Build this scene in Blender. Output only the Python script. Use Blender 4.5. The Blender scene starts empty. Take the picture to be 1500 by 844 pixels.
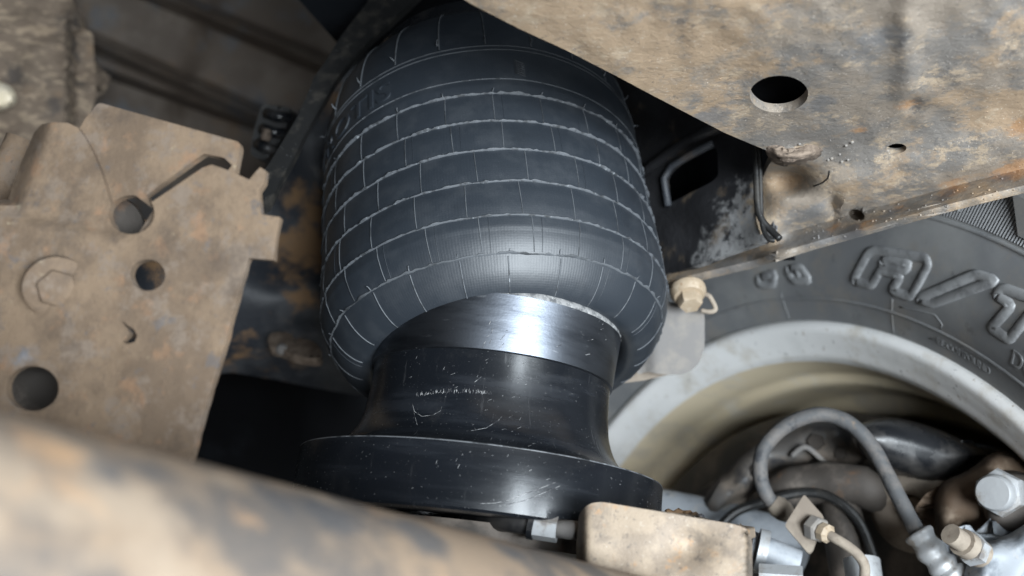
import bpy, bmesh, math, random
from mathutils import Vector, Matrix, noise
from mathutils.geometry import delaunay_2d_cdt
from mathutils.bvhtree import BVHTree

random.seed(7)
sc = bpy.context.scene
COL = sc.collection

# ------------------------------------------------------------------ camera
FPX = 1400.0                                   # focal length in photo pixels (photo is 1500 wide)
PITCH = math.radians(18.5)
CAM = Vector((0.0, 0.0, 0.55))
RX = Vector((1, 0, 0))
FW = Vector((0, math.cos(PITCH), math.sin(PITCH)))
UP = Vector((0, -math.sin(PITCH), math.cos(PITCH)))
cd = bpy.data.cameras.new('camera'); cam = bpy.data.objects.new('camera', cd); COL.objects.link(cam)
cam.location = CAM; cam.rotation_euler = (math.pi / 2 + PITCH, 0, 0)
cd.sensor_width = 36.0; cd.lens = 36.0 * FPX / 1500.0
cd.clip_start = 0.01; cd.clip_end = 50.0
cd.dof.use_dof = True; cd.dof.focus_distance = 0.385; cd.dof.aperture_fstop = 7.5
sc.camera = cam

# ------------------------------------------------------------------ world and lamps
w = bpy.data.worlds.new('World'); sc.world = w; w.use_nodes = True
w.node_tree.nodes['Background'].inputs[0].default_value = (0.75, 0.88, 1.0, 1)
w.node_tree.nodes['Background'].inputs[1].default_value = 0.013

def area_light(name, loc, target, sx, sy, watts, col):
    l = bpy.data.lights.new(name, 'AREA'); l.shape = 'RECTANGLE'; l.size = sx; l.size_y = sy
    l.energy = watts; l.color = col
    o = bpy.data.objects.new(name, l); COL.objects.link(o)
    o.location = Vector(loc) + CAM
    d = Vector(target) - Vector(loc)
    o.rotation_euler = d.to_track_quat('-Z', 'Y').to_euler()
    return o
area_light('key_softbox', (0.30, -0.42, -0.165), (0.06, 0.42, 0.10), 0.42, 0.24, 16.5, (0.87, 0.945, 1.0))
area_light('tall_strip', (0.42, -0.42, 0.04), (0.03, 0.42, 0.08), 0.14, 0.46, 5.0, (0.84, 0.93, 1.0))
area_light('second_strip', (0.60, -0.30, 0.0), (0.03, 0.42, 0.08), 0.05, 0.28, 2.2, (0.84, 0.93, 1.0))
area_light('left_fill', (-0.28, -0.30, -0.46), (0.0, 0.45, 0.10), 0.40, 0.30, 1.1, (1.0, 0.97, 0.93))  # fill light added from low left, not bounced off any floor

sc.view_settings.view_transform = 'Standard'
sc.view_settings.look = 'None'
sc.view_settings.exposure = 0.12
sc.view_settings.gamma = 1.0
sc.view_settings.use_curve_mapping = False
sc.render.engine = 'CYCLES'
sc.cycles.use_denoising = True
sc.cycles.max_bounces = 6
sc.cycles.caustics_reflective = False

# ------------------------------------------------------------------ geometry helpers
def ray(px, py):
    return RX * ((px - 750.0) / FPX) - UP * ((py - 422.0) / FPX) + FW

def P(px, py, t):                               # a point seen at that pixel, t metres deep
    return CAM + ray(px, py) * t

def px2m(n, t):
    return n / FPX * t

def plane_t(px0, py0, t0, n):                   # depth function of a plane
    n = Vector(n); c = (ray(px0, py0) * t0).dot(n)
    return lambda x, y: c / ray(x, y).dot(n)

def ss(a, b, x):
    u = max(0.0, min(1.0, (x - a) / (b - a))); return u * u * (3 - 2 * u)

def seg_dist(p, a, b):
    ax, ay = a; bx, by = b; dx, dy = bx - ax, by - ay
    l = dx * dx + dy * dy
    u = 0 if l == 0 else max(0, min(1, ((p[0] - ax) * dx + (p[1] - ay) * dy) / l))
    return math.hypot(p[0] - ax - u * dx, p[1] - ay - u * dy)

def poly_dist(p, pts, closed=True):
    n = len(pts)
    return min(seg_dist(p, pts[i], pts[(i + 1) % n]) for i in range(n if closed else n - 1))

def inside(p, poly):
    x, y = p; r = False; j = len(poly) - 1
    for i in range(len(poly)):
        xi, yi = poly[i]; xj, yj = poly[j]
        if (yi > y) != (yj > y) and x < (xj - xi) * (y - yi) / (yj - yi) + xi: r = not r
        j = i
    return r

def catmull(pts, k, closed=False):
    n = len(pts); out = []
    V = [Vector(p) for p in pts]
    rng = n if closed else n - 1
    for i in range(rng):
        p0 = V[(i - 1) % n] if closed else V[max(i - 1, 0)]
        p1 = V[i]; p2 = V[(i + 1) % n]
        p3 = V[(i + 2) % n] if closed else V[min(i + 2, n - 1)]
        for j in range(k):
            t = j / k
            out.append(0.5 * ((2 * p1) + (p2 - p0) * t + (2 * p0 - 5 * p1 + 4 * p2 - p3) * t * t + (3 * p1 - p0 - 3 * p2 + p3) * t ** 3))
    if not closed: out.append(V[-1].copy())
    return out

def rounded(pts, r=6, k=4):                     # corners of a 2D polygon cut round
    n = len(pts); out = []
    for i in range(n):
        a = Vector(pts[i - 1]); b = Vector(pts[i]); c = Vector(pts[(i + 1) % n])
        d1 = (a - b); d2 = (c - b)
        q = min(r, d1.length * 0.45, d2.length * 0.45)
        s = b + d1.normalized() * q; e = b + d2.normalized() * q
        for j in range(k + 1):
            u = j / k
            out.append(tuple(s * (1 - u) ** 2 + b * 2 * u * (1 - u) + e * u * u))
    return out

def ell(cx, cy, rx, ry, rot=0, n=28):
    c, s = math.cos(rot), math.sin(rot)
    return [(cx + rx * math.cos(a) * c - ry * math.sin(a) * s, cy + rx * math.cos(a) * s + ry * math.sin(a) * c)
            for a in [2 * math.pi * i / n for i in range(n)]]

WL = {}                                         # world location of every object built
def link(name, me, loc, parent):
    o = bpy.data.objects.new(name, me); COL.objects.link(o)
    WL[o.name] = Vector(loc)
    if parent is not None:
        o.parent = parent; o.location = Vector(loc) - WL[parent.name]
    else:
        o.location = loc
    return o

def thing(name, label, cat, loc, group=None):
    o = link(name, None, loc, None); o.empty_display_size = 0.02
    return tag(o, label, cat, group)

def tag(o, label, cat, group=None, kind=None):
    if label: o['label'] = label
    if cat: o['category'] = cat
    if group: o['group'] = group
    if kind: o['kind'] = kind
    return o

def build(name, vf, mat, parent=None, smooth=35, bevel=0, uv=None, recalc=True):
    vs, fs = vf
    vs = [Vector(v) for v in vs]
    if parent is not None: loc = WL[parent.name]
    else: loc = sum(vs, Vector()) / len(vs)
    me = bpy.data.meshes.new(name)
    me.from_pydata([v - loc for v in vs], [], fs)
    if recalc:
        bm = bmesh.new(); bm.from_mesh(me); bmesh.ops.recalc_face_normals(bm, faces=bm.faces); bm.to_mesh(me); bm.free()
    me.validate()
    if smooth:
        for p in me.polygons: p.use_smooth = True
        if smooth < 180: me.set_sharp_from_angle(angle=math.radians(smooth))
    if uv:
        ul = me.uv_layers.new(name='UVMap')
        for lp in me.loops: ul.data[lp.index].uv = uv[lp.vertex_index]
    me.materials.append(mat)
    o = link(name, me, loc, parent)
    if bevel:
        m = o.modifiers.new('bevel', 'BEVEL'); m.width = bevel; m.segments = 2; m.limit_method = 'ANGLE'; m.angle_limit = math.radians(50)
    return o

def join(*parts):
    V, Fs = [], []
    for v, f in parts:
        o = len(V); V += list(v); Fs += [tuple(i + o for i in q) for q in f]
    return V, Fs

def sheet(outline, tfn, thick, holes=(), step=10, edge=None, disp=None, extra=(), skip=None):
    """A plate cut to an outline given in photo pixels, laid on a surface of known depth and made `thick` metres thick."""
    edge = edge or step
    def densify(pl):
        out = []
        for i in range(len(pl)):
            a, b = Vector(pl[i]), Vector(pl[(i + 1) % len(pl)])
            n = max(1, int((b - a).length / edge))
            out += [tuple(a.lerp(b, j / n)) for j in range(n)]
        return out
    loops = [densify(outline)] + [list(h) for h in holes]
    pts, edges = [], []
    for lp in loops:
        o = len(pts); pts += lp; edges += [(o + i, o + (i + 1) % len(lp)) for i in range(len(lp))]
    xs = [p[0] for p in outline]; ys = [p[1] for p in outline]
    y = min(ys) + step * 0.5; row = 0
    while y < max(ys):
        x = min(xs) + (step * 0.5 if row % 2 else 0.0)
        while x < max(xs):
            q = (x, y)
            if inside(q, outline) and not any(inside(q, h) for h in holes) and not (skip and skip(q)):
                if all(poly_dist(q, lp) > step * 0.45 for lp in loops): pts.append(q)
            x += step
        y += step * 0.87; row += 1
    for q in extra:
        if inside(q, outline) and not any(inside(q, h) for h in holes) and all(poly_dist(q, lp) > 2.0 for lp in loops): pts.append(tuple(q))
    vo, eo, fo, _, _, _ = delaunay_2d_cdt([Vector(p) for p in pts], edges, [], 0, 1e-4)
    fs = []
    for f in fo:
        c = sum((vo[i] for i in f), Vector((0, 0))) / len(f)
        if inside(c, outline) and not any(inside(c, h) for h in holes): fs.append(tuple(f))
    used = sorted({i for f in fs for i in f}); ix = {u: k for k, u in enumerate(used)}
    fs = [tuple(ix[i] for i in f) for f in fs]
    front = [P(vo[u].x, vo[u].y, tfn(vo[u].x, vo[u].y)) for u in used]
    nr = [Vector() for _ in front]
    for f in fs:
        n = (front[f[1]] - front[f[0]]).cross(front[f[2]] - front[f[0]])
        c = (front[f[0]] + front[f[1]] + front[f[2]]) / 3
        if n.dot(c - CAM) > 0: n = -n
        for i in f: nr[i] += n
    nr = [n.normalized() for n in nr]
    if disp: front = [p + n * disp(p) for p, n in zip(front, nr)]
    N = len(front)
    back = [p - n * thick for p, n in zip(front, nr)]
    cnt = {}
    for f in fs:
        for i in range(len(f)):
            a, b = f[i], f[(i + 1) % len(f)]
            cnt.setdefault((min(a, b), max(a, b)), []).append((a, b))
    side = [(a, b, b + N, a + N) for k, l in cnt.items() if len(l) == 1 for a, b in l]
    return front + back, fs + [tuple(i + N for i in reversed(f)) for f in fs] + side

def cast(outline, t0, bulge, width, thick, step=7, slope=None, nz=0.0, nzs=60):
    """A rounded lump of cast metal: the face swells towards its middle."""
    base = slope or (lambda x, y: t0)
    def tf(x, y):
        d = poly_dist((x, y), outline)
        u = min(1.0, d / width); q = math.sqrt(max(0.0, 1 - (1 - u) ** 2))
        p = P(x, y, t0)
        return base(x, y) - bulge * q - (nz * noise.noise(p * nzs) if nz else 0)
    return sheet(outline, tf, thick, step=step)

def lathe(prof, origin, axis, segs=64, ref=None, cap0=False, cap1=False, closed=False, wob=None, a0=0.0, a1=2 * math.pi):
    axis = Vector(axis).normalized(); origin = Vector(origin)
    e1 = (Vector(ref) - axis * Vector(ref).dot(axis)).normalized() if ref else axis.orthogonal().normalized()
    e2 = axis.cross(e1)
    full = abs(a1 - a0 - 2 * math.pi) < 1e-6
    ns = segs if full else segs + 1
    V = []
    for i, (r, z) in enumerate(prof):
        for k in range(ns):
            a = a0 + (a1 - a0) * k / segs
            rr = r + (wob(a, z, r) if wob else 0)
            V.append(origin + axis * z + (e1 * math.cos(a) + e2 * math.sin(a)) * rr)
    Fs = []
    n = len(prof)
    for i in range(n if closed else n - 1):
        j = (i + 1) % n
        for k in range(segs):
            k2 = (k + 1) % ns
            Fs.append((i * ns + k, i * ns + k2, j * ns + k2, j * ns + k))
    if cap0: Fs.append(tuple(range(ns)))
    if cap1: Fs.append(tuple((n - 1) * ns + k for k in range(ns)))
    return V, Fs

def tube(pts, rad, segs=12, caps=True, up=None, flat=1.0):
    pts = [Vector(p) for p in pts]
    V, Fs = [], []
    n = len(pts)
    prev = None
    for i, p in enumerate(pts):
        t = (pts[min(i + 1, n - 1)] - pts[max(i - 1, 0)]).normalized()
        if prev is None: e1 = (Vector(up) - t * Vector(up).dot(t)).normalized() if up else t.orthogonal().normalized()
        else: e1 = (prev - t * prev.dot(t)).normalized()
        prev = e1; e2 = t.cross(e1)
        r = rad(i / (n - 1)) if callable(rad) else rad
        for k in range(segs):
            a = 2 * math.pi * k / segs
            V.append(p + e1 * math.cos(a) * r * flat + e2 * math.sin(a) * r)
    for i in range(n - 1):
        for k in range(segs):
            k2 = (k + 1) % segs
            Fs.append((i * segs + k, i * segs + k2, (i + 1) * segs + k2, (i + 1) * segs + k))
    if caps: Fs += [tuple(range(segs)), tuple((n - 1) * segs + k for k in range(segs))]
    return V, Fs

def hexhead(c, axis, r, h, cham=0.12):
    prof = [(r * 0.2, 0), (r, 0), (r, h * 0.8), (r * (1 - cham), h), (r * 0.05, h * 1.03)]
    return lathe(prof, c, axis, 6, cap0=True, cap1=True)

def bvh_of(vf):
    vs, fs = vf
    return BVHTree.FromPolygons([Vector(v) for v in vs], fs)

def hit(bvh, px, py):
    loc, n, i, d = bvh.ray_cast(CAM, ray(px, py).normalized())
    if loc is None: return None, None
    if n.dot(loc - CAM) > 0: n = -n
    return loc, n

# ------------------------------------------------------------------ materials
def mat(name, base, rough=0.6, metal=0.0, layers=(), bumps=(), spec=0.5, uv=False, coat=0.0):
    """Procedural stack of dirt and painted light. A layer: col, scale, lo, hi, + detail, rg, stretch, off, amt, rough, kind, at (spots)."""
    m = bpy.data.materials.new(name); m.use_nodes = True
    nt = m.node_tree; nd = nt.nodes; L = nt.links
    b = nd['Principled BSDF']
    b.inputs['Metallic'].default_value = metal
    b.inputs['Specular IOR Level'].default_value = spec
    b.inputs['Coat Weight'].default_value = coat
    if uv:
        tc = nd.new('ShaderNodeUVMap'); src = tc.outputs[0]
    else:
        tc = nd.new('ShaderNodeNewGeometry'); src = tc.outputs['Position']
    def tex(d):
        mp = nd.new('ShaderNodeMapping'); L.new(src, mp.inputs[0])
        mp.inputs['Scale'].default_value = d.get('stretch', (1, 1, 1)); mp.inputs['Location'].default_value = d.get('off', (0, 0, 0))
        mp.inputs['Rotation'].default_value = d.get('rot', (0, 0, 0))
        k = d.get('kind', 'noise')
        if k == 'noise':
            t = nd.new('ShaderNodeTexNoise'); t.inputs['Scale'].default_value = d['scale']; t.inputs['Detail'].default_value = d.get('detail', 6)
            t.inputs['Roughness'].default_value = d.get('rg', 0.62); t.inputs['Distortion'].default_value = d.get('dist', 0.0); o = t.outputs[0]
        elif k == 'voronoi':
            t = nd.new('ShaderNodeTexVoronoi'); t.inputs['Scale'].default_value = d['scale']; o = t.outputs['Distance']
            t.inputs['Randomness'].default_value = 1.0
        elif k == 'wave':
            t = nd.new('ShaderNodeTexWave'); t.inputs['Scale'].default_value = d['scale']; t.inputs['Distortion'].default_value = d.get('dist', 0.0)
            t.inputs['Detail'].default_value = d.get('detail', 1); t.bands_direction = d.get('dir', 'X'); o = t.outputs['Fac']
        L.new(mp.outputs[0], t.inputs['Vector'])
        return o
    col = nd.new('ShaderNodeRGB'); col.outputs[0].default_value = (*base, 1); cur = col.outputs[0]
    rv = nd.new('ShaderNodeValue'); rv.outputs[0].default_value = rough; rcur = rv.outputs[0]
    for d in layers:
        o = tex(d)
        mr = nd.new('ShaderNodeMapRange'); mr.interpolation_type = 'SMOOTHSTEP'
        mr.inputs['From Min'].default_value = d['lo']; mr.inputs['From Max'].default_value = d['hi']
        mr.inputs['To Max'].default_value = d.get('amt', 1.0)
        if 'at' in d:                            # wear and painted light that sit at certain spots of the part, ragged by noise
            acc = None
            for p, r in d['at']:
                ds = nd.new('ShaderNodeVectorMath'); ds.operation = 'DISTANCE'; L.new(src, ds.inputs[0]); ds.inputs[1].default_value = p
                q = nd.new('ShaderNodeMapRange'); L.new(ds.outputs['Value'], q.inputs['Value'])
                q.inputs['From Min'].default_value = 0; q.inputs['From Max'].default_value = r; q.inputs['To Min'].default_value = 1; q.inputs['To Max'].default_value = 0
                if acc is None: acc = q.outputs[0]
                else:
                    mx = nd.new('ShaderNodeMath'); mx.operation = 'MAXIMUM'; L.new(acc, mx.inputs[0]); L.new(q.outputs[0], mx.inputs[1]); acc = mx.outputs[0]
            ad = nd.new('ShaderNodeMath'); ad.operation = 'MULTIPLY'; L.new(o, ad.inputs[0]); L.new(acc, ad.inputs[1]); o = ad.outputs[0]
        L.new(o, mr.inputs['Value'])
        mx = nd.new('ShaderNodeMix'); mx.data_type = 'RGBA'
        L.new(mr.outputs[0], mx.inputs['Factor']); L.new(cur, mx.inputs['A']); mx.inputs['B'].default_value = (*d['col'], 1)
        cur = mx.outputs['Result']
        if 'rough' in d:
            m2 = nd.new('ShaderNodeMix'); L.new(mr.outputs[0], m2.inputs['Factor']); L.new(rcur, m2.inputs['A']); m2.inputs['B'].default_value = d['rough']; rcur = m2.outputs['Result']
    L.new(cur, b.inputs['Base Color']); L.new(rcur, b.inputs['Roughness'])
    prev = None
    for d in bumps:
        o = tex(d)
        if 'lo' in d:
            mr = nd.new('ShaderNodeMapRange'); mr.inputs['From Min'].default_value = d['lo']; mr.inputs['From Max'].default_value = d['hi']; L.new(o, mr.inputs['Value']); o = mr.outputs[0]
        bp = nd.new('ShaderNodeBump'); bp.inputs['Strength'].default_value = d.get('str', 0.4); bp.inputs['Distance'].default_value = d['h']
        L.new(o, bp.inputs['Height'])
        if prev is not None: L.new(prev, bp.inputs['Normal'])
        prev = bp.outputs[0]
    if prev is not None: L.new(prev, b.inputs['Normal'])
    return m

TAN = (0.325, 0.236, 0.155); PALE = (0.52, 0.43, 0.33); BLUEGREY = (0.185, 0.170, 0.155); DARK = (0.030, 0.031, 0.034)
RUST = (0.34, 0.19, 0.090); GREY = (0.24, 0.23, 0.225)
M = {}
M['frame'] = mat('frame_paint_and_dirt', BLUEGREY, 0.55, layers=[
    dict(col=(0.245, 0.205, 0.165), scale=26, lo=0.44, hi=0.56, off=(1, 2, 3), rough=0.7, detail=12, rg=0.72),
    dict(col=TAN, scale=17, lo=0.48, hi=0.58, off=(7, 1, 0), detail=14, rg=0.74, rough=0.85),
    dict(col=TAN, scale=40, lo=0.34, hi=0.44, off=(3, 9, 0), detail=12, rg=0.75, rough=0.88, at=[(P(800, 20, .32), .075), (P(930, 60, .34), .06), (P(1050, 40, .33), .05), (P(1480, 170, .37), .06), (P(1560, 230, .40), .06), (P(1000, 110, .36), .035), (P(700, -40, .30), .06)]),
    dict(col=(0.39, 0.305, 0.215), scale=60, lo=0.54, hi=0.62, off=(13, 9, 0), detail=12, rg=0.75, amt=0.85, rough=0.9),
    dict(col=(0.165, 0.165, 0.168), scale=55, lo=0.34, hi=0.46, off=(0, 5, 8), detail=12, rg=0.75, rough=0.42, amt=0.8, at=[(P(1280, 60, .33), .038), (P(1040, 165, .38), .032), (P(1200, 170, .37), .035), (P(1180, 340, .45), .05), (P(1080, 395, .47), .06), (P(1400, 300, .44), .03)]),
    dict(col=(0.085, 0.083, 0.083), scale=48, lo=0.57, hi=0.66, amt=0.7, off=(5, 14, 8), detail=12, rg=0.75),
    dict(col=RUST, scale=75, lo=0.32, hi=0.46, amt=0.8, off=(2, 2, 2), rough=0.9, detail=12, rg=0.72, at=[(P(1335, 150, .37), .018), (P(1340, 90, .35), .014), (P(1265, 318, .43), .022), (P(1320, 315, .43), .02), (P(1400, 285, .42), .024), (P(1230, 345, .45), .02), (P(1150, 235, .42), .013), (P(1260, 190, .39), .014), (P(1130, 378, .47), .016), (P(1125, 312, .45), .012), (P(1140, 152, .37), .016), (P(1480, 255, .41), .03), (P(1500, 190, .38), .02)]),
    dict(col=(0.45, 0.38, 0.30), scale=150, lo=0.57, hi=0.66, amt=0.5, off=(4, 4, 1), rough=0.9, detail=10, rg=0.75),
    dict(col=(0.07, 0.064, 0.06), scale=210, lo=0.59, hi=0.67, amt=0.55, off=(9, 4, 4), detail=10, rg=0.72),
    dict(col=(0.095, 0.10, 0.11), scale=60, lo=0.26, hi=0.42, amt=0.8, off=(8, 1, 5), detail=12, rg=.74, rough=.5, at=[(P(x, y - 8, .45 - (x - 1100) * .0001), .020) for x, y in ((1000, 416), (1060, 404), (1120, 388), (1180, 370), (1240, 353), (1310, 333), (1390, 311), (1470, 291))]),
    dict(col=(0.60, 0.56, 0.50), scale=900, lo=0.62, hi=0.70, amt=0.55, detail=4),
    dict(col=(0.045, 0.04, 0.04), scale=1100, lo=0.62, hi=0.70, amt=0.6, off=(1, 1, 4), detail=4)],
    bumps=[dict(scale=60, h=0.0016, str=0.5, detail=10, rg=0.7), dict(scale=420, h=0.0006, str=0.6, detail=8), dict(scale=1500, h=0.00025, str=0.5)])
M['rail_wall'] = mat('rail_wall_dirt_and_shade', (0.022, 0.022, 0.024), 0.42, layers=[  # near-black base holds the shade under the plate
    dict(col=(0.24, 0.24, 0.24), scale=150, lo=0.28, hi=0.44, amt=0.9, rough=0.75, detail=8, at=[(P(1095, 325, .465), .060), (P(1060, 385, .475), .055)]),  # mottled grey paints in the lit end of the wall
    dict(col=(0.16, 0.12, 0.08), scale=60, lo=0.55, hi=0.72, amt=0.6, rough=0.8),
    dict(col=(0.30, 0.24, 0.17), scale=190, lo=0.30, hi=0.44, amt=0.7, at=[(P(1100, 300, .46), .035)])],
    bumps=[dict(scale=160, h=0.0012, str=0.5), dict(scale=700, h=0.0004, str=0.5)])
M['bracket'] = mat('bracket_rust_dust', (0.105, 0.072, 0.047), 0.85, layers=[
    dict(col=(0.168, 0.117, 0.076), scale=30, lo=0.42, hi=0.62, detail=10, rg=.7, off=(3, 0, 0)),
    dict(col=(0.150, 0.115, 0.088), scale=75, lo=0.50, hi=0.60, amt=0.8, off=(1, 3, 0), detail=12, rg=.72),
    dict(col=(0.215, 0.120, 0.066), scale=110, lo=0.56, hi=0.70, amt=0.55, off=(5, 3, 0)),
    dict(col=(0.075, 0.073, 0.077), scale=140, lo=0.60, hi=0.70, amt=0.6, off=(8, 3, 2)),
    dict(col=(0.30, 0.25, 0.17), scale=160, lo=0.66, hi=0.74, amt=0.7, off=(2, 8, 2)),
    dict(col=(0.17, 0.19, 0.22), scale=60, lo=0.30, hi=0.50, amt=0.8, at=[(P(10, 515, .29), .02), (P(50, 440, .29), .010), (P(150, 500, .29), .010)]),
    dict(col=(0.055, 0.040, 0.030), scale=38, lo=0.52, hi=0.66, amt=0.55, off=(6, 6, 1), detail=12, rg=.74),
    dict(col=(0.07, 0.05, 0.037), scale=600, lo=0.56, hi=0.72, amt=0.5)],
    bumps=[dict(scale=90, h=0.0010, str=0.35), dict(scale=600, h=0.0005, str=0.55, detail=8)])
M['tube'] = mat('dusty_painted_tube', (0.105, 0.092, 0.083), 0.6, layers=[
    dict(col=(0.225, 0.165, 0.115), scale=34, lo=0.38, hi=0.56, off=(2, 4, 1), rough=0.85, detail=7),
    dict(col=(0.27, 0.21, 0.155), scale=22, lo=0.50, hi=0.64, off=(9, 4, 1), rough=0.85),
    dict(col=(0.42, 0.25, 0.13), scale=60, lo=0.56, hi=0.70, amt=0.6, off=(4, 4, 8), rough=0.9),
    dict(col=(0.070, 0.071, 0.076), scale=45, lo=0.28, hi=0.46, amt=0.85, at=[(P(150, 690, .15), .016), (P(230, 660, .16), .016), (P(480, 740, .19), .02), (P(620, 780, .21), .022), (P(760, 815, .24), .022), (P(420, 710, .18), .016)]),
    dict(col=(0.30, 0.20, 0.12), scale=500, lo=0.58, hi=0.70, amt=0.4)],
    bumps=[dict(scale=110, h=0.0006, str=0.3), dict(scale=700, h=0.0002, str=0.4)])
M['rubber'] = mat('bellows_rubber', (0.017, 0.022, 0.029), 0.50, uv=True, spec=0.75, layers=[
    dict(col=(0.036, 0.041, 0.048), scale=60, lo=0.45, hi=0.68, amt=0.5, rough=0.56),
    dict(col=(0.010, 0.011, 0.013), scale=22, lo=0.52, hi=0.70, amt=0.3, rough=0.44),
    dict(col=(0.10, 0.105, 0.11), scale=1500, lo=0.66, hi=0.76, amt=0.35, detail=3)],
    bumps=[dict(kind='wave', scale=250, h=0.00010, str=0.13, dist=1.2, detail=2), dict(kind='wave', scale=300, dir='Y', h=0.00006, str=0.10, dist=1.2),
           dict(scale=90, h=0.0006, str=0.22), dict(scale=900, h=0.00010, str=0.35)])
M['flash'] = mat('abraded_rubber_flash', (0.085, 0.092, 0.102), 0.65, layers=[
    dict(col=(0.03, 0.033, 0.037), scale=260, lo=0.48, hi=0.64), dict(col=(0.30, 0.32, 0.34), scale=420, lo=0.60, hi=0.72, amt=0.8)])
M['flash_dim'] = mat('rubber_seam', (0.085, 0.092, 0.101), 0.6, layers=[dict(col=(0.03, 0.033, 0.037), scale=70, lo=0.46, hi=0.64)])
M['piston'] = mat('black_anodised_piston', (0.006, 0.0072, 0.0095), 0.24, uv=True, spec=0.6, layers=[
    dict(col=(0.014, 0.016, 0.020), scale=30, lo=0.45, hi=0.70, rough=0.31, stretch=(0.5, 3, 1)),
    dict(col=(0.075, 0.072, 0.068), scale=34, lo=0.54, hi=0.72, amt=0.14, rough=0.42, detail=12, rg=.74, off=(3, 1, 0)),
    dict(col=(0.14, 0.14, 0.14), scale=800, lo=0.66, hi=0.76, amt=0.6, rough=0.5, detail=2),
    dict(col=(0.06, 0.06, 0.063), scale=240, lo=0.60, hi=0.72, amt=0.4, rough=0.42, stretch=(1, 0.15, 1), rot=(0, 0, 0.9))],
    bumps=[dict(scale=420, h=0.00006, str=0.30, stretch=(0.06, 1, 1)), dict(scale=330, h=0.0002, str=0.10), dict(scale=120, h=0.0002, str=0.16, stretch=(1, .3, 1), rot=(0, 0, 0.7))])
M['band'] = mat('machined_metal_band', (0.17, 0.185, 0.212), 0.38, uv=True, metal=1.0, layers=[
    dict(col=(0.10, 0.11, 0.13), scale=40, lo=0.42, hi=0.66, rough=0.34, stretch=(0.3, 2, 1)),
    dict(col=(0.55, 0.57, 0.60), scale=300, lo=0.60, hi=0.75, amt=0.5, stretch=(0.25, 1, 1), rough=0.45)],
    bumps=[dict(scale=520, h=0.00012, str=0.35, stretch=(0.2, 1, 1)), dict(scale=900, h=0.00008, str=0.35)])
M['lip'] = mat('worn_grey_lip', (0.22, 0.22, 0.22), 0.7, layers=[
    dict(col=(0.08, 0.083, 0.088), scale=260, lo=0.42, hi=0.62), dict(col=(0.42, 0.42, 0.41), scale=700, lo=0.56, hi=0.7, amt=0.8)], bumps=[dict(scale=600, h=0.0004, str=0.6)])
M['edge'] = mat('worn_glint_metal', (0.10, 0.105, 0.112), 0.4, layers=[dict(col=(0.02, 0.022, 0.025), scale=160, lo=0.46, hi=0.62), dict(col=(0.30, 0.31, 0.32), scale=300, lo=0.60, hi=0.7, amt=.7)])  # worn metal, kept pale to stand in for a rim light
M['scratch'] = mat('bare_scratch', (0.30, 0.30, 0.30), 0.55, layers=[dict(col=(0.03, 0.03, 0.034), scale=420, lo=0.42, hi=0.58)])
M['tyre'] = mat('tyre_rubber', (0.155, 0.160, 0.166), 0.58, layers=[
    dict(col=(0.225, 0.228, 0.226), scale=14, lo=0.42, hi=0.66, rough=0.68), dict(col=(0.19, 0.185, 0.175), scale=40, lo=0.55, hi=0.72, amt=0.6, rough=0.8), dict(col=(0.23, 0.205, 0.175), scale=26, lo=0.50, hi=0.64, amt=0.45, detail=12, rg=.74), dict(col=(0.07, 0.072, 0.075), scale=60, lo=0.58, hi=0.66, amt=0.5, detail=12, rg=.74)],
    bumps=[dict(scale=70, h=0.0006, str=0.15), dict(scale=900, h=0.0002, str=0.3)])
M['tyre_letter'] = mat('tyre_letter_rubber', (0.24, 0.245, 0.25), 0.45, layers=[dict(col=(0.15, 0.153, 0.157), scale=120, lo=0.45, hi=0.62)])
M['tyre_rib'] = mat('ribbed_shoulder_rubber', (0.17, 0.172, 0.176), 0.6, uv=True, bumps=[dict(kind='wave', scale=160, h=0.0008, str=0.8)])
M['rim'] = mat('silver_painted_rim', (0.82, 0.82, 0.81), 0.38, layers=[
    dict(col=(0.62, 0.63, 0.62), scale=16, lo=0.50, hi=0.70, amt=0.6), dict(col=(0.56, 0.51, 0.43), scale=34, lo=0.50, hi=0.66, amt=0.6, detail=12, rg=.74), dict(col=(0.30, 0.22, 0.14), scale=170, lo=0.64, hi=0.70, amt=0.7),
    dict(col=(0.12, 0.12, 0.12), scale=260, lo=0.64, hi=0.70, amt=0.6)], bumps=[dict(scale=300, h=0.0003, str=0.2)])
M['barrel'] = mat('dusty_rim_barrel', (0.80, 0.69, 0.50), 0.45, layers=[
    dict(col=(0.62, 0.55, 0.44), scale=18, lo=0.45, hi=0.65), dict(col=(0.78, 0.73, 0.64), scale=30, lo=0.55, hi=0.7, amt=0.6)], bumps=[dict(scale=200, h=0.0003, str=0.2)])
M['olive'] = mat('painted_shade_barrel', (0.34, 0.27, 0.08), 0.5, layers=[dict(col=(0.22, 0.18, 0.07), scale=24, lo=0.42, hi=0.66)])  # shade deep in the barrel, painted as an olive tone
M['drum'] = mat('dusty_brake_steel', (0.045, 0.040, 0.036), 0.65, layers=[
    dict(col=(0.15, 0.122, 0.098), scale=28, lo=0.45, hi=0.66, rough=0.85), dict(col=(0.022, 0.022, 0.024), scale=45, lo=0.54, hi=0.68, rough=0.4)],
    bumps=[dict(scale=120, h=0.001, str=0.3)])
M['casting'] = mat('dirty_cast_iron', (0.055, 0.046, 0.039), 0.75, layers=[
    dict(col=(0.15, 0.125, 0.105), scale=40, lo=0.48, hi=0.66), dict(col=(0.13, 0.070, 0.036), scale=55, lo=0.54, hi=0.70, amt=0.8)], bumps=[dict(scale=150, h=0.001, str=0.4)])
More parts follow.
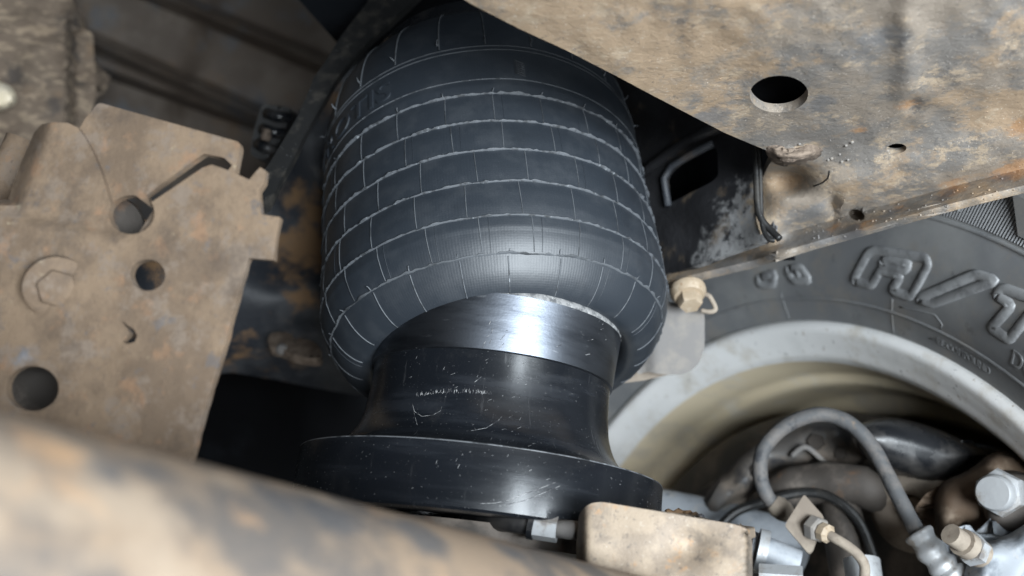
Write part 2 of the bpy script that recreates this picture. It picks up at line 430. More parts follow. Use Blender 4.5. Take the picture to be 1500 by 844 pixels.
M['lump'] = mat('rust_scale', (0.14, 0.105, 0.080), 0.85, layers=[dict(col=(0.22, 0.17, 0.13), scale=120, lo=0.46, hi=0.6), dict(col=(0.06, 0.045, 0.035), scale=200, lo=0.56, hi=0.66)], bumps=[dict(scale=300, h=0.002, str=0.7)])
M['brown'] = mat('brown_rusted_casting', (0.072, 0.046, 0.028), 0.8, layers=[dict(col=(0.14, 0.105, 0.075), scale=60, lo=0.5, hi=0.68)], bumps=[dict(scale=150, h=0.001, str=0.4)])
M['black'] = mat('black_gloss_paint', (0.011, 0.012, 0.014), 0.25, layers=[dict(col=(0.045, 0.042, 0.040), scale=40, lo=0.5, hi=0.7, rough=0.6)], bumps=[dict(scale=120, h=0.0006, str=0.15)])
M['strap'] = mat('black_strap_plastic', (0.012, 0.012, 0.012), 0.48, layers=[
    dict(col=(0.03, 0.027, 0.023), scale=90, lo=0.5, hi=0.68, rough=0.6), dict(col=(0.30, 0.30, 0.30), scale=700, lo=0.70, hi=0.76, amt=0.6, detail=2)], bumps=[dict(scale=300, h=0.0005, str=0.4)])
M['silver'] = mat('zinc_plated_steel', (0.38, 0.39, 0.40), 0.48, metal=0.35, layers=[
    dict(col=(0.20, 0.175, 0.15), scale=80, lo=0.50, hi=0.68, rough=0.75), dict(col=(0.16, 0.16, 0.17), scale=160, lo=0.60, hi=0.70, amt=0.7)], bumps=[dict(scale=300, h=0.0006, str=0.3)])
M['alloy'] = mat('dusty_aluminium', (0.29, 0.31, 0.335), 0.55, layers=[
    dict(col=(0.16, 0.175, 0.195), scale=45, lo=0.46, hi=0.62), dict(col=(0.36, 0.34, 0.31), scale=110, lo=0.55, hi=0.70, amt=0.7), dict(col=(0.05, 0.05, 0.055), scale=90, lo=0.64, hi=0.72, amt=0.7)],
    bumps=[dict(scale=120, h=0.0012, str=0.4), dict(scale=500, h=0.0005, str=0.4)])
M['brass'] = mat('tan_plated_bolt', (0.34, 0.265, 0.185), 0.55, layers=[dict(col=(0.44, 0.36, 0.27), scale=140, lo=0.45, hi=0.65), dict(col=(0.20, 0.12, 0.06), scale=200, lo=0.60, hi=0.70, amt=0.7)])
M['hose'] = mat('dusty_rubber_hose', (0.065, 0.067, 0.070), 0.7, layers=[
    dict(col=(0.115, 0.105, 0.098), scale=50, detail=10, rg=.72, lo=0.44, hi=0.62), dict(col=(0.035, 0.036, 0.04), scale=130, lo=0.56, hi=0.68), dict(col=(0.20, 0.14, 0.09), scale=70, lo=0.62, hi=0.72, amt=0.7)], bumps=[dict(scale=400, h=0.0004, str=0.4)])
M['plate_grey'] = mat('dusty_grey_plate', (0.18, 0.17, 0.163), 0.8, layers=[
    dict(col=(0.23, 0.21, 0.188), scale=70, lo=0.45, hi=0.65), dict(col=(0.24, 0.20, 0.165), scale=60, lo=0.56, hi=0.7, amt=0.7)], bumps=[dict(scale=250, h=0.0005, str=0.3)])
M['plate_tan'] = mat('dusty_tan_plate', (0.20, 0.165, 0.132), 0.85, layers=[
    dict(col=(0.29, 0.245, 0.195), scale=50, lo=0.45, hi=0.65), dict(col=(0.15, 0.11, 0.08), scale=120, lo=0.58, hi=0.7, amt=0.6)], bumps=[dict(scale=250, h=0.0005, str=0.3)])
M['block'] = mat('bare_steel_bracket', (0.22, 0.172, 0.128), 0.6, metal=0.1, layers=[
    dict(col=(0.31, 0.245, 0.18), scale=70, lo=0.48, hi=0.64, off=(1, 0, 3)), dict(col=(0.105, 0.09, 0.078), scale=45, lo=0.50, hi=0.68, amt=0.8, off=(5, 0, 3)),
    dict(col=(0.36, 0.20, 0.09), scale=150, lo=0.58, hi=0.70, amt=0.6), dict(col=(0.07, 0.06, 0.055), scale=420, lo=0.57, hi=0.70, amt=0.65),
    dict(col=(0.42, 0.37, 0.31), scale=700, lo=0.60, hi=0.72, amt=0.6)],
    bumps=[dict(scale=1100, h=0.00035, str=0.45), dict(scale=100, h=0.0003, str=0.15)])
M['floor_panel'] = mat('underbody_sheet', (0.090, 0.070, 0.055), 0.7, layers=[
    dict(col=(0.145, 0.12, 0.098), scale=9, lo=0.45, hi=0.62), dict(col=(0.09, 0.095, 0.105), scale=14, lo=0.52, hi=0.68), dict(col=(0.34, 0.33, 0.32), scale=60, lo=0.69, hi=0.74, amt=0.7),
    dict(col=(0.14, 0.095, 0.06), scale=30, lo=0.55, hi=0.7, amt=0.6)], bumps=[dict(scale=80, h=0.002, str=0.4)])
M['scaly'] = mat('flaking_underseal', (0.19, 0.145, 0.108), 0.85, layers=[
    dict(col=(0.36, 0.28, 0.20), scale=120, lo=0.50, hi=0.62, stretch=(0.6, 1, 1.6), rot=(0, .4, 0)), dict(col=(0.10, 0.082, 0.07), scale=40, lo=0.52, hi=0.66), dict(col=(0.28, 0.18, 0.10), scale=25, lo=0.55, hi=0.7, amt=0.5)],
    bumps=[dict(scale=95, h=0.006, str=0.9, stretch=(0.6, 1, 1.8), rot=(0, .4, 0))])
M['cross'] = mat('crossmember_paint', (0.030, 0.034, 0.042), 0.5, layers=[
    dict(col=(0.070, 0.074, 0.082), scale=22, lo=0.46, hi=0.62, rough=0.65), dict(col=(0.28, 0.165, 0.080), scale=26, lo=0.53, hi=0.66, amt=0.85, rough=0.85, off=(4, 0, 2)), dict(col=(0.17, 0.13, 0.10), scale=45, lo=0.54, hi=0.7, amt=0.6)],
    bumps=[dict(scale=60, h=0.002, str=0.35)])
M['void'] = mat('painted_shade_black', (0.005, 0.0055, 0.007), 0.7, spec=0.12, layers=[dict(col=(0.016, 0.019, 0.024), scale=12, lo=0.5, hi=0.65)])  # near-black colour stands in for shade in the gaps

# ================================================================== underbody behind everything
FE, RD = [], [(0.42, -105), (0.44, 2), (0.36, 52)]
for m_, c_ in RD:
    for off in (-26, -18, -12, -7, -3, 0, 3, 7, 12, 18, 26):
        FE += [(x, m_ * x + c_ + off) for x in range(-240, 640, 12)]
_fpp = plane_t(300, 100, 0.92, (0.15, -0.9, -0.42))
o = build('floor_pan', sheet([(-260, -300), (860, -300), (860, 230), (560, 320), (-260, 420)],
    lambda x, y: _fpp(x, y) - 0.026 * math.exp(-((y - 0.42 * x + 105) / 11.0) ** 2) - 0.024 * math.exp(-((y - 0.44 * x - 2) / 10.0) ** 2)
      + 0.030 * ss(44, 60, y - 0.36 * x) + 0.012 * ss(330, 300, x + 0.35 * y), 0.003, step=20, extra=FE,
    skip=lambda q: any(abs(q[1] - m_ * q[0] - c_) < 34 for m_, c_ in RD)), M['floor_panel'])
tag(o, 'dim ribbed floor pan of the vehicle, upper left behind the bracket', 'floor pan', kind=None)
o = build('sealed_body_panel', sheet(rounded([(-220, -260), (92, -260), (100, 34), (136, 48), (141, 140), (128, 190), (100, 330), (-220, 380)], 8),
    lambda x, y: 0.74 + 0.00012 * x + (0.030 * ss(96, 112, x) if y > 30 else 0.0) - 0.006 * noise.noise(Vector((x * .03, y * .05, 1))), 0.02, step=8), M['scaly'])
tag(o, 'scaly tan underseal panel in the upper left corner', 'body panel')
o = build('crossmember', sheet(catmull([(270, 330), (360, 290), (410, 215), (460, 130), (540, 60), (640, 100), (640, 590), (560, 584), (470, 570), (400, 556), (340, 546), (285, 540), (250, 420)], 4, True),
    lambda x, y: 0.64 + 0.00018 * (x - 400) + 0.05 * ss(470, 600, y) ** 2 - 0.02 * math.exp(-((y - 430) / 60.0) ** 2) + 0.010 * noise.noise(Vector((x * .012, y * .012, 4))), 0.012, step=12), M['cross'])
tag(o, 'dark blue-black steel crossmember with rust blotches, between bracket and air spring', 'crossmember')
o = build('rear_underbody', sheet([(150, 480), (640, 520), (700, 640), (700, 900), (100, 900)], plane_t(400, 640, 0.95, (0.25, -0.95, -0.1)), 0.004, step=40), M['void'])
tag(o, 'dark panel in the gap below the crossmember, shade painted into its colour', 'body panel')
o = build('overhead_shade', sheet([(330, -400), (1300, -400), (1300, 170), (960, 170), (900, 60), (600, 80), (500, 70), (420, -20)], lambda x, y: min(1.2, 0.345 / max(0.05, ray(x, y).z)), 0.004, step=40), M['void'])  # added dark sheet, its black colour stands for shadow
tag(o, 'black sheet added above the air spring to stand for deep shadow', 'body panel')

# ================================================================== wheel
WS = 1.2
WC = CAM + Vector((0.112, 0.511, -0.080)) * WS
a_, b_ = 1.06, -0.068
WN = Vector((math.cos(b_) * math.sin(a_), math.cos(b_) * math.cos(a_), math.sin(b_)))   # outboard
WI = -WN                                                                                # towards the camera
WU = (Vector((0, 0, 1)) - WI * WI.z).normalized()
RO = 0.225 * WS
wheel = thing('wheel', 'off-road wheel with silver steel rim and black tyre, seen from inside', 'wheel', WC)
tp = catmull([(RO - .006, -.010), (RO + .000, .002), (RO + .008, .009), (RO + .020, .018), (RO + .038, .026), (RO + .060, .0305), (RO + .085, .030), (RO + .100, .026), (RO + .110, .020), (RO + .1165, .010), (RO + .120, -.010), (RO + .122, -.05), (RO + .122, -.15), (RO + .11, -.19), (RO + .06, -.21), (RO + .0, -.19)], 5)
tp = [(p.x, p.y) for p in tp]
vf_t = lathe(tp, WC, WI, 160, ref=WU)
tyre = build('tyre', vf_t, M['tyre'], wheel, smooth=180)
bt = bvh_of(vf_t)
def wheel_r(px, py, wd):
    d = ray(px, py); t = ((WC + WI * wd) - CAM).dot(WN) / d.dot(WN)
    return (CAM + d * t - WC - WI * wd).length
# bead seat groove, decorative rings and mould lines on the sidewall
def ring(prof_r, prof_w, rad):
    return lathe([(prof_r + rad * math.cos(q), prof_w + rad * math.sin(q)) for q in [k * math.pi / 3 for k in range(6)]], WC, WI, 160, ref=WU, closed=True)
def tw(r):                                       # sidewall offset at radius r
    for (r0, w0), (r1, w1) in zip(tp, tp[1:]):
        if r0 <= r <= r1: return w0 + (w1 - w0) * (r - r0) / max(1e-6, r1 - r0)
    return 0.0
build('rim_protector_ring', ring(RO + .0135, tw(RO + .0135) - .0003, .0011), M['tyre'], tyre, 180)
build('shoulder_ring', ring(RO + .0660, tw(RO + .0660) - .0006, .0015), M['tyre'], tyre, 180)

def on_tyre(px, py, lift=0.0):
    l, n = hit(bt, px, py)
    return None if l is None else l + n * lift
def stroke(pts, rad, bvh, k=8, closed=False, lift=0.0, segs=8, flat=0.7):
    P2 = []
    q = list(pts) + ([pts[0]] if closed else [])
    for a, b in zip(q, q[1:]):
        n = max(1, int(math.hypot(b[0] - a[0], b[1] - a[1]) / k))
        P2 += [(a[0] + (b[0] - a[0]) * i / n, a[1] + (b[1] - a[1]) * i / n) for i in range(n)]
    P2.append(q[-1])
    W, nn = [], None
    for x, y in P2:
        l, n = hit(bvh, x, y)
        if l is not None: W.append(l + n * lift); nn = nn or n
    if len(W) < 2: return None
    return tube(W, rad, segs, up=nn, flat=flat)
Z3 = lambda pts: [(1200 + x / 3.013, 280 + y / 3.013) for x, y in pts]      # from an enlargement of the photo
Z4 = lambda pts: [(1040 + x / 6.03, 360 + y / 6.03) for x, y in pts]
def letter(name, loops, rad=.0029):
    vf = join(*[s for s in [stroke(rounded(l, 4, 2) if c else l, rad, bt, 5, c, flat=.42, segs=10) for l, c in loops] if s])
    return build(name, vf, M['tyre_letter'], tyre, 180)
letter('raised_letter', [(Z3([(150, 395), (215, 275), (245, 262), (470, 295), (482, 325), (405, 465), (320, 440), (362, 372), (268, 350), (232, 415)]), True), (Z3([(290, 305), (400, 322), (375, 352), (272, 332)]), True)])
letter('raised_letter', [(Z3([(435, 475), (690, 368), (780, 395), (500, 495)]), True)])
letter('raised_letter', [(Z3([(780, 455), (815, 430), (1010, 500), (1010, 560), (930, 540), (840, 655), (760, 605), (850, 505)]), True)])
letter('raised_letter', [(Z4([(680, 215), (740, 315), (880, 305), (800, 190)]), True), (Z4([(750, 205), (800, 275)]), False)])
letter('raised_letter', [(Z4([(425, 290), (435, 345), (560, 345), (575, 240)]), True)])
# faint mould features
for pl in ([(1307, 438), (1306, 460), (1309, 487)], [(1143, 428), (1150, 450), (1157, 470)], [(1318, 450), (1345, 455), (1370, 462), (1380, 475), (1378, 482)]):
    s = stroke(pl, .0005, bt, 6)
    if s: build('mould_line', s, M['tyre'], tyre, 180)
s = stroke([(1362, 496), (1400, 510), (1412, 509), (1450, 531), (1500, 566), (1540, 600)], .0005, bt, 6)
if s: build('mould_line', s, M['tyre_letter'], tyre, 180)

def text_mesh(body, size):
    cu = bpy.data.curves.new('txt', 'FONT'); cu.body = body; cu.size = size; cu.extrude = 0.02 * size; cu.resolution_u = 3
    ob = bpy.data.objects.new('txt', cu); COL.objects.link(ob)
    me = bpy.data.meshes.new_from_object(ob.evaluated_get(bpy.context.evaluated_depsgraph_get()))
    vs = [v.co.copy() for v in me.vertices]; fs = [tuple(p.vertices) for p in me.polygons]
    bpy.data.objects.remove(ob); bpy.data.curves.remove(cu); bpy.data.meshes.remove(me)
    return vs, fs
def tyre_text(body, size, ra, px, py, thick=0.0009):
    vs, fs = text_mesh(body, size)
    l, n = hit(bt, px, py)
    rel = l - WC; e1 = WU; e2 = WI.cross(WU)
    a0 = math.atan2(rel.dot(e2), rel.dot(e1))
    out = []
    for v in vs:
        r = ra + v.y; a = a0 - v.x / ra
        out.append(WC + (e1 * math.cos(a) + e2 * math.sin(a)) * r + WI * (tw(r) + thick * (0.8 if v.z > 0 else -0.5)))
    build('sidewall_text', (out, fs), M['tyre_letter'], tyre, 30)
tyre_text('RE COMPOUND', 0.0049, RO + .0066, 1373, 502)
tyre_text('DO', 0.0105, RO + .0185, 1478, 540)
# tread shoulder: ribbed rubber band and lugs
rb = [(RO + q, tw(RO + q) + .0005) for q in (.0685, .080, .0925, .1035, .1105, .1155)]
vr = lathe(rb, WC, WI, 160, ref=WU)
uvr = []
for i in range(6):
    for k in range(160): uvr.append((k / 160.0 * 2 * math.pi * (RO + .11), i * 0.01))
build('ribbed_shoulder', vr, M['tyre_rib'], tyre, 180, uv=uvr)
lug0 = None
NL = 34
e2w = WI.cross(WU)
for k in range(NL):
    a = 2 * math.pi * (k + 0.986) / NL
    if lug0 is None:
        lw = 0.021
        V = []
        for r, wq, hw in ((RO + .0720, .0325, lw * .62), (RO + .088, .0350, lw * .95), (RO + .104, .0310, lw), (RO + .120, .0200, lw), (RO + .134, .004, lw), (RO + .136, -.05, lw), (RO + .110, -.05, lw), (RO + .0720, .024, lw * .62)):
            for sgn in (-1, 1):
                V.append(Vector((r, sgn * hw - .007 * ss(.095, .072, r - RO), wq)))
        F_ = [tuple((2 * i + j) % 16 for j in (0, 1, 3, 2)) for i in range(8)] + [tuple(range(0, 16, 2)), tuple(range(1, 16, 2))]
        me = bpy.data.meshes.new('tread_lug'); me.from_pydata(V, [], F_)
        bm = bmesh.new(); bm.from_mesh(me); bmesh.ops.recalc_face_normals(bm, faces=bm.faces); bm.to_mesh(me); bm.free()
        me.materials.append(M['tyre']); lug0 = me
    ob = bpy.data.objects.new('tread_lug', lug0); COL.objects.link(ob); ob.parent = tyre
    er = WU * math.cos(a) + e2w * math.sin(a); et = WI.cross(er)
    mtx = Matrix((er, et, WI)).transposed().to_4x4()
    ob.matrix_local = mtx
# rim
rp = catmull([(RO + .001, -.012), (RO + .003, -.001), (RO + .001, .005), (RO - .004, .0065), (RO - .009, .003), (RO - .0135, -.001), (RO - .0185, -.0055), (RO - .0210, -.011)], 5)
rim = build('rim', lathe([(p.x, p.y) for p in rp], WC, WI, 160, ref=WU), M['rim'], wheel, 180)
bp_ = catmull([(RO - .0210, -.011), (RO - .0225, -.030), (RO - .0225, -.044), (RO - .0285, -.050), (RO - .029, -.070), (RO - .030, -.085), (RO - .040, -.095), (RO - .042, -.115)], 5)
build('barrel', lathe([(p.x, p.y) for p in bp_], WC, WI, 160, ref=WU), M['barrel'], rim, 180)
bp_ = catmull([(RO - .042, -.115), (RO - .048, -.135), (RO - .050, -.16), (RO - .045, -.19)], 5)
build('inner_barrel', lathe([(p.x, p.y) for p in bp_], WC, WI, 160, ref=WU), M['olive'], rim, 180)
build('disc', lathe([(RO - .05, -.17), (0.16, -.175), (0.06, -.15), (0.001, -.15)], WC, WI, 96, ref=WU), M['barrel'], rim, 180)

# ================================================================== brake parts inside the wheel
rd = wheel_r(1330, 622, -0.045)
drum = thing('brake_drum', 'dusty dark brake drum inside the silver rim', 'brake drum', WC - WN * -0.05)
build('drum_shell', lathe([(p.x, p.y) for p in catmull([(0.02, -.036), (rd - .05, -.034), (rd - .018, -.036), (rd - .004, -.040), (rd, -.046), (rd, -.075), (rd - .004, -.10), (rd - .01, -.14)], 4)], WC, WI, 128, ref=WU, cap0=True), M['drum'], drum, 180)
build('drum_bead', lathe([(rd - .030 + .004 * math.cos(q), -.036 + .004 * math.sin(q)) for q in [k * math.pi / 4 for k in range(8)]], WC, WI, 128, ref=WU, closed=True), M['drum'], drum, 180)
o = build('dust_shield', cast(catmull([(1248, 628), (1300, 612), (1360, 624), (1418, 648), (1452, 664), (1440, 676), (1418, 690), (1376, 712), (1336, 704), (1296, 690), (1262, 664)], 4, True), 0.505, 0.022, 34, 0.012, step=6), M['black'])
tag(o, 'glossy black dust shield with a bright glint, behind the brake hose loop', 'dust shield')
o = build('backing_plate', cast(catmull([(1030, 735), (1070, 684), (1118, 645), (1170, 622), (1222, 616), (1256, 640), (1268, 672), (1230, 690), (1180, 706), (1120, 712), (1080, 750), (1040, 800)], 4, True), 0.555, 0.014, 40, 0.012, step=7, nz=.006), M['drum'])
tag(o, 'dusty brown brake backing plate inside the hose loop', 'backing plate')
for x, y, r_ in ((1196, 648, .0048), (1112, 690, .0042), (1232, 664, .0036)):
    c_ = P(x, y, .541); ax2 = (CAM - c_).normalized() + Vector((-.35, 0, .1))
    build('bolt_head', hexhead(c_, ax2, r_, r_ * .8), M['casting'], o, 30)
build('spring_clip', tube(catmull([P(1160, 668, .538), P(1180, 655, .535), P(1206, 676, .534), P(1220, 692, .534)], 5), .0016, 8), M['plate_grey'], o, 180)
o = build('handbrake_cable', tube(catmull([P(1040, 790, .52), P(1075, 752, .522), P(1120, 735, .52), P(1175, 722, .515), P(1220, 730, .508), P(1262, 770, .50), P(1290, 850, .49)], 6), .0026, 10), M['strap'])
tag(o, 'thin black cable sagging behind the square bracket, below the hose loop', 'cable')
kn = thing('suspension_knuckle', 'dirty cast knuckle with an eye, below the dust shield', 'knuckle', P(1230, 780, .53))
build('arm', tube([P(x, y, t) for x, y, t in [(1120, 725, .535), (1165, 712, .53), (1215, 706, .522), (1262, 712, .515), (1300, 735, .512)]], lambda u: 0.0090 + 0.003 * math.sin(u * 3) + .0016 * noise.noise(Vector((u * 9, 3, 1))), 14), M['casting'], kn, 180)
build('arm', tube([P(x, y, t) for x, y, t in [(1225, 705, .525), (1232, 745, .52), (1240, 790, .515), (1246, 850, .51), (1250, 910, .51)]], lambda u: 0.0115 - 0.002 * u + .0018 * noise.noise(Vector((u * 9, 5, 1))), 14), M['casting'], kn, 180)
ax_ = (CAM - P(1335, 745, .5)).normalized() + Vector((-.45, 0, -.1))
build('eye', lathe([(.0085, -.006), (.0085, .004), (.011, .0065), (.018, .0055), (.0215, .003), (.0225, -.004), (.022, -.02)], P(1338, 748, .5), ax_, 40), M['plate_tan'], kn, 180)
build('bushing', lathe([(.002, .003), (.006, .003), (.0085, .000), (.0085, -.008)], P(1338, 748, .5), ax_, 30, cap0=True), M['brown'], kn, 180)
ck = thing('caliper_carrier', 'brown rusted carrier casting around a silver bolt, right edge', 'brake carrier', P(1450, 780, .45))
build('body', cast(catmull([(1372, 716), (1420, 688), (1462, 662), (1520, 690), (1580, 760), (1580, 900), (1510, 900), (1470, 800), (1440, 800), (1415, 770), (1390, 800), (1372, 780)], 4, True), 0.470, 0.016, 30, 0.02, step=7, nz=.004), M['brown'], ck, 180)
build('boss', cast(catmull([(1440, 745), (1450, 700), (1490, 690), (1540, 720), (1560, 790), (1520, 800), (1480, 790), (1455, 775)], 4, True), 0.452, 0.012, 20, 0.02, step=6), M['casting'], ck, 180)
c0 = P(1462, 722, .436); axb = ((CAM - c0).normalized() + Vector((-.45, 0, .0))).normalized()
bolt = build('bolt', lathe([(.0005, .0075), (.0072, .0072), (.0082, .006), (.0082, .0)], c0, axb, 32, cap0=True), M['silver'], ck, 40)
build('flange', lathe([(.0075, .001), (.0105, .0), (.0112, -.003), (.0100, -.010)], c0, axb, 6), M['silver'], bolt, 30)
cal = thing('brake_caliper', 'pale aluminium brake cylinder with bleed nipple, bottom right corner', 'brake cylinder', P(1460, 860, .43))
build('body', cast(catmull([(1412, 830), (1428, 798), (1452, 792), (1478, 782), (1560, 752), (1600, 900), (1600, 960), (1400, 960), (1396, 880)], 4, True), 0.432, 0.020, 46, 0.03, step=6, nz=.006, nzs=90), M['alloy'], cal, 180)
nip = build('bleed_nipple', join(tube([P(1392, 782, .405), P(1412, 796, .408)], .0045, 14), tube([P(1409, 794, .407), P(1436, 812, .412)], .0060, 14)), M['plate_tan'], cal, 40)
build('nipple_nut', tube([P(1420, 801, .4085), P(1430, 808, .4105)], .0070, 6), M['silver'], nip, 30)

# brake hose
bh = thing('brake_hose', 'grey rubber brake hose looping in front of the rim', 'hose', P(1222, 720, .47))
hp = catmull([P(x, y, t) for x, y, t in [(1142, 743, .487), (1126, 730, .488), (1114, 700, .489), (1116, 664, .489), (1134, 638, .488), (1160, 619, .486), (1192, 608, .483), (1222, 610, .480), (1252, 626, .475), (1277, 654, .470), (1296, 688, .464), (1313, 722, .457), (1331, 756, .450), (1346, 784, .444)]], 6)
build('hose', tube(hp, lambda u: 0.0038 + 0.0003 * noise.noise(Vector((u * 20, 0, 0))), 16), M['hose'], bh, 180)
cr = catmull([P(1344, 780, .4445), P(1372, 818, .438), (P(1400, 850, .433)), P(1430, 890, .43)], 12)
prof = lambda u: 0.0058 + 0.0013 * (0.5 + 0.5 * math.sin(u * 32)) if u < 0.55 else 0.0075
build('crimp_fitting', tube(cr, prof, 18), M['silver'], bh, 180)
build('end_cap', lathe([(.0005, .009), (.0040, .0075), (.0054, .004), (.0056, .0), (.0044, -.003)], P(1139, 742, .487), (P(1152, 752, .486) - P(1132, 736, .488)), 20, cap0=True), M['plate_tan'], bh, 180)
# diamond bracket with brake pipe
db = thing('brake_line_bracket', 'square tan sheet bracket standing on its corner, below the hose loop', 'bracket', P(1180, 800, .46))
dpl = plane_t(1180, 768, .46, (-.35, -.9, .18))
build('plate', sheet(rounded([(1178, 724), (1207, 757), (1190, 806), (1184, 811), (1150, 771), (1152, 765)], 4), dpl, .0030, step=8), M['plate_tan'], db, 35, bevel=.0004)
c1 = P(1190, 772, .4585); axn = (P(1212, 782, .450) - P(1190, 772, .4585)).normalized()
build('nut', hexhead(c1, axn, .0062, .0055), M['plate_grey'], db, 30)
build('flare_nut', lathe([(.0036, .005), (.0046, .0065), (.0046, .010), (.0030, .0115)], c1, axn, 8, cap0=True, cap1=True), M['brass'], db, 30)
build('brake_pipe', tube(catmull([P(1206, 779, .452), P(1222, 788, .447), P(1240, 799, .444), P(1256, 812, .442), P(1266, 828, .441), P(1266, 850, .440), P(1262, 890, .44)], 5), .0024, 10), M['plate_tan'], db, 180)
# loose fittings at the bottom edge
f1 = thing('pipe_fitting', 'pale metal pipe fitting just right of the bare steel bracket', 'fitting', P(1125, 815, .45))
build('barrel', tube([P(1098, 803, .46), P(1128, 812, .458), P(1170, 826, .455)], lambda u: .0085 - .002 * u, 16), M['alloy'], f1, 50)
build('collar', tube([P(1108, 806, .4555), P(1122, 810, .4545)], .0105, 16), M['silver'], f1, 40)
f2 = build('union_nut', tube([P(1112, 846, .43), P(1176, 850, .425)], .0062, 6), M['silver'], None, 30)
tag(f2, 'bright hexagonal union nut at the bottom edge beside the bracket', 'nut')
f3 = thing('pipe_union', 'worn silver union under the bent brake pipe, bottom edge', 'fitting', P(1262, 850, .45))
build('collar', tube([P(1262, 820, .46), P(1270, 880, .45)], lambda u: .0085 + .0012 * math.sin(u * 25), 16), M['silver'], f3, 40)
o = build('axle_tube', tube([P(x, y, t) for x, y, t in [(860, 742, .60), (960, 748, .575), (1060, 768, .55), (1130, 790, .53), (1180, 808, .52)]], .0135, 24), M['alloy'])
tag(o, 'blue-grey axle tube running behind the bare steel bracket', 'axle tube')

# ================================================================== frame rail
HOLES = [ell(1141, 138, 43, 27, -0.03, 36), ell(1313, 218, 15, 7.5, -0.1, 20), ell(1255, 315, 12, 8, 0.35, 20)]
LOW = [(940, 436), (985, 421), (1100, 394), (1200, 364), (1300, 336), (1400, 308), (1500, 283), (1640, 246), (1900, 176), (2200, 96)]
RIB = [(1322, -80), (1328, 20), (1329, 90), (1333, 140)]
wp = plane_t(1118, 300, .462, (.8, .6, 0.0))
def wall_t(x, y):
    return wp(x, y) + 0.003 * noise.noise(Vector((x * .02, y * .02, 9))) 
def frame_t(x, y):
    d = ray(x, y)
    h = 0.185
    s = (y - 240) + 0.30 * (x - 1140)                          # below the soft bend
    h -= 0.00011 * max(0.0, s) * ss(-10, 60, s) * (0.55 + 0.45 * ss(1700, 1100, x))
    dl = poly_dist((x, y), LOW, False)
    h -= 0.010 * (1 - ss(6, 34, dl)) + 0.003 * math.exp(-((dl - 38) / 6.0) ** 2) * -1
    dr = poly_dist((x, y), RIB, False)
    h -= 0.0024 * math.exp(-(dr / 20.0) ** 2)
    h += 0.0030 * math.exp(-(((x - 1336) / 12.0) ** 2 + ((y - 152) / 12.0) ** 2))
    h -= 0.0040 * math.exp(-(((x - 1158) / 26.0) ** 2 + ((y - 232) / (12.0 if y < 232 else 7.0)) ** 2))      # lump at the corner
    h -= 0.0045 * math.exp(-(((x - 1135) / 22.0) ** 2 + ((y - 377) / 8.0) ** 2))      # rust lump on the flange
    h -= 0.0030 * math.exp(-(((x - 1300) / 60.0) ** 2 + ((y - 322 + 0.25 * (x - 1300)) / 6.0) ** 2))
    h += 0.012 * math.exp(-(((x - 1150) / 34.0) ** 2 + ((y - 264) / 20.0) ** 2))      # hollow under the corner
    h += 0.0045 * math.exp(-(((x - 1220) / 9.0) ** 2 + ((y - 300) / 16.0) ** 2))
    h += 0.010 * ss(1400, 1640, x) * ss(120, -40, y)
    h += 0.0016 * noise.noise(Vector((x * .006, y * .008, 2))) + 0.0007 * noise.noise(Vector((x * .03, y * .04, 5)))
    wb = ss(1165, 1112, x) * ss(238, 268, y) * ss(362, 340, y)
    return h / d.z * (1 - wb) + (wall_t(x, y) - .0015) * wb
rail = thing('frame_rail', 'rusty dirt-caked chassis frame rail with an oval hole, upper right', 'frame rail', P(1250, 250, .40))
OUT = [(250, -560), (400, -300), (560, -110), (640, -26), (690, 6), (760, 42), (830, 74), (900, 110), (960, 142), (1010, 168), (1060, 194), (1100, 211), (1124, 221), (1132, 232), (1124, 246), (1114, 268), (1107, 300), (1108, 325), (1114, 343), (1100, 354), (1070, 368), (1020, 385), (980, 398), (940, 412)] + LOW + [(2240, 40), (2240, -300), (1900, -560)]
EX = []
LD = [Vector(p) for p in LOW]
for off in (5, 11, 17, 23, 29, 35, 41):
    for a, b in zip(LD, LD[1:]):
        n_ = int((b - a).length / 8); nn_ = Vector(((b - a).y, -(b - a).x)).normalized()
        EX += [tuple(a.lerp(b, (i + .5 * (off // 6 % 2)) / n_) + nn_ * off) for i in range(n_)]
vf_f = sheet(OUT, frame_t, 0.004, HOLES, step=9, extra=EX, skip=lambda q: ((q[0] > 1560 or q[1] < -50) and (int(q[0] / 9) % 3 or int(q[1] / 7.83) % 3)) or poly_dist(q, LOW, False) < 46)
build('lower_plate', vf_f, M['frame'], rail, 60, bevel=.0006)
bf = bvh_of(vf_f)
WH = rounded([(977, 300), (973, 258), (985, 243), (1044, 212), (1051, 222), (1052, 258), (1042, 267)], 9)
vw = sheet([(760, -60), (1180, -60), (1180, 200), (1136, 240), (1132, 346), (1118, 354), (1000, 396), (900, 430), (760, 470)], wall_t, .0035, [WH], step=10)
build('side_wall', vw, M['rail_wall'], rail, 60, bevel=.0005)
lipc = [(979, 302), (972, 262), (984, 243), (1010, 228), (1044, 211)]
build('opening_lip', tube([P(x, y, wall_t(x, y) - .001) for x, y in lipc], .0020, 8), M['cross'], rail, 180)
build('stiffener', tube([P(x, y, wall_t(x, y) - .002) for x, y in [(930, 262), (960, 240), (1010, 205), (1060, 185)]], .0032, 8), M['rail_wall'], rail, 180)
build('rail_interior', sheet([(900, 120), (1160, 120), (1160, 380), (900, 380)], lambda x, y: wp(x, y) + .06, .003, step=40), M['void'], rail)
build('upper_interior', sheet([(1050, 60), (1400, 40), (1480, 200), (1480, 268), (1300, 320), (1235, 338), (1150, 330), (1142, 190), (1050, 170)], lambda x, y: frame_t(x, y) * 1.0 + .035, .003, step=30), M['void'], rail)
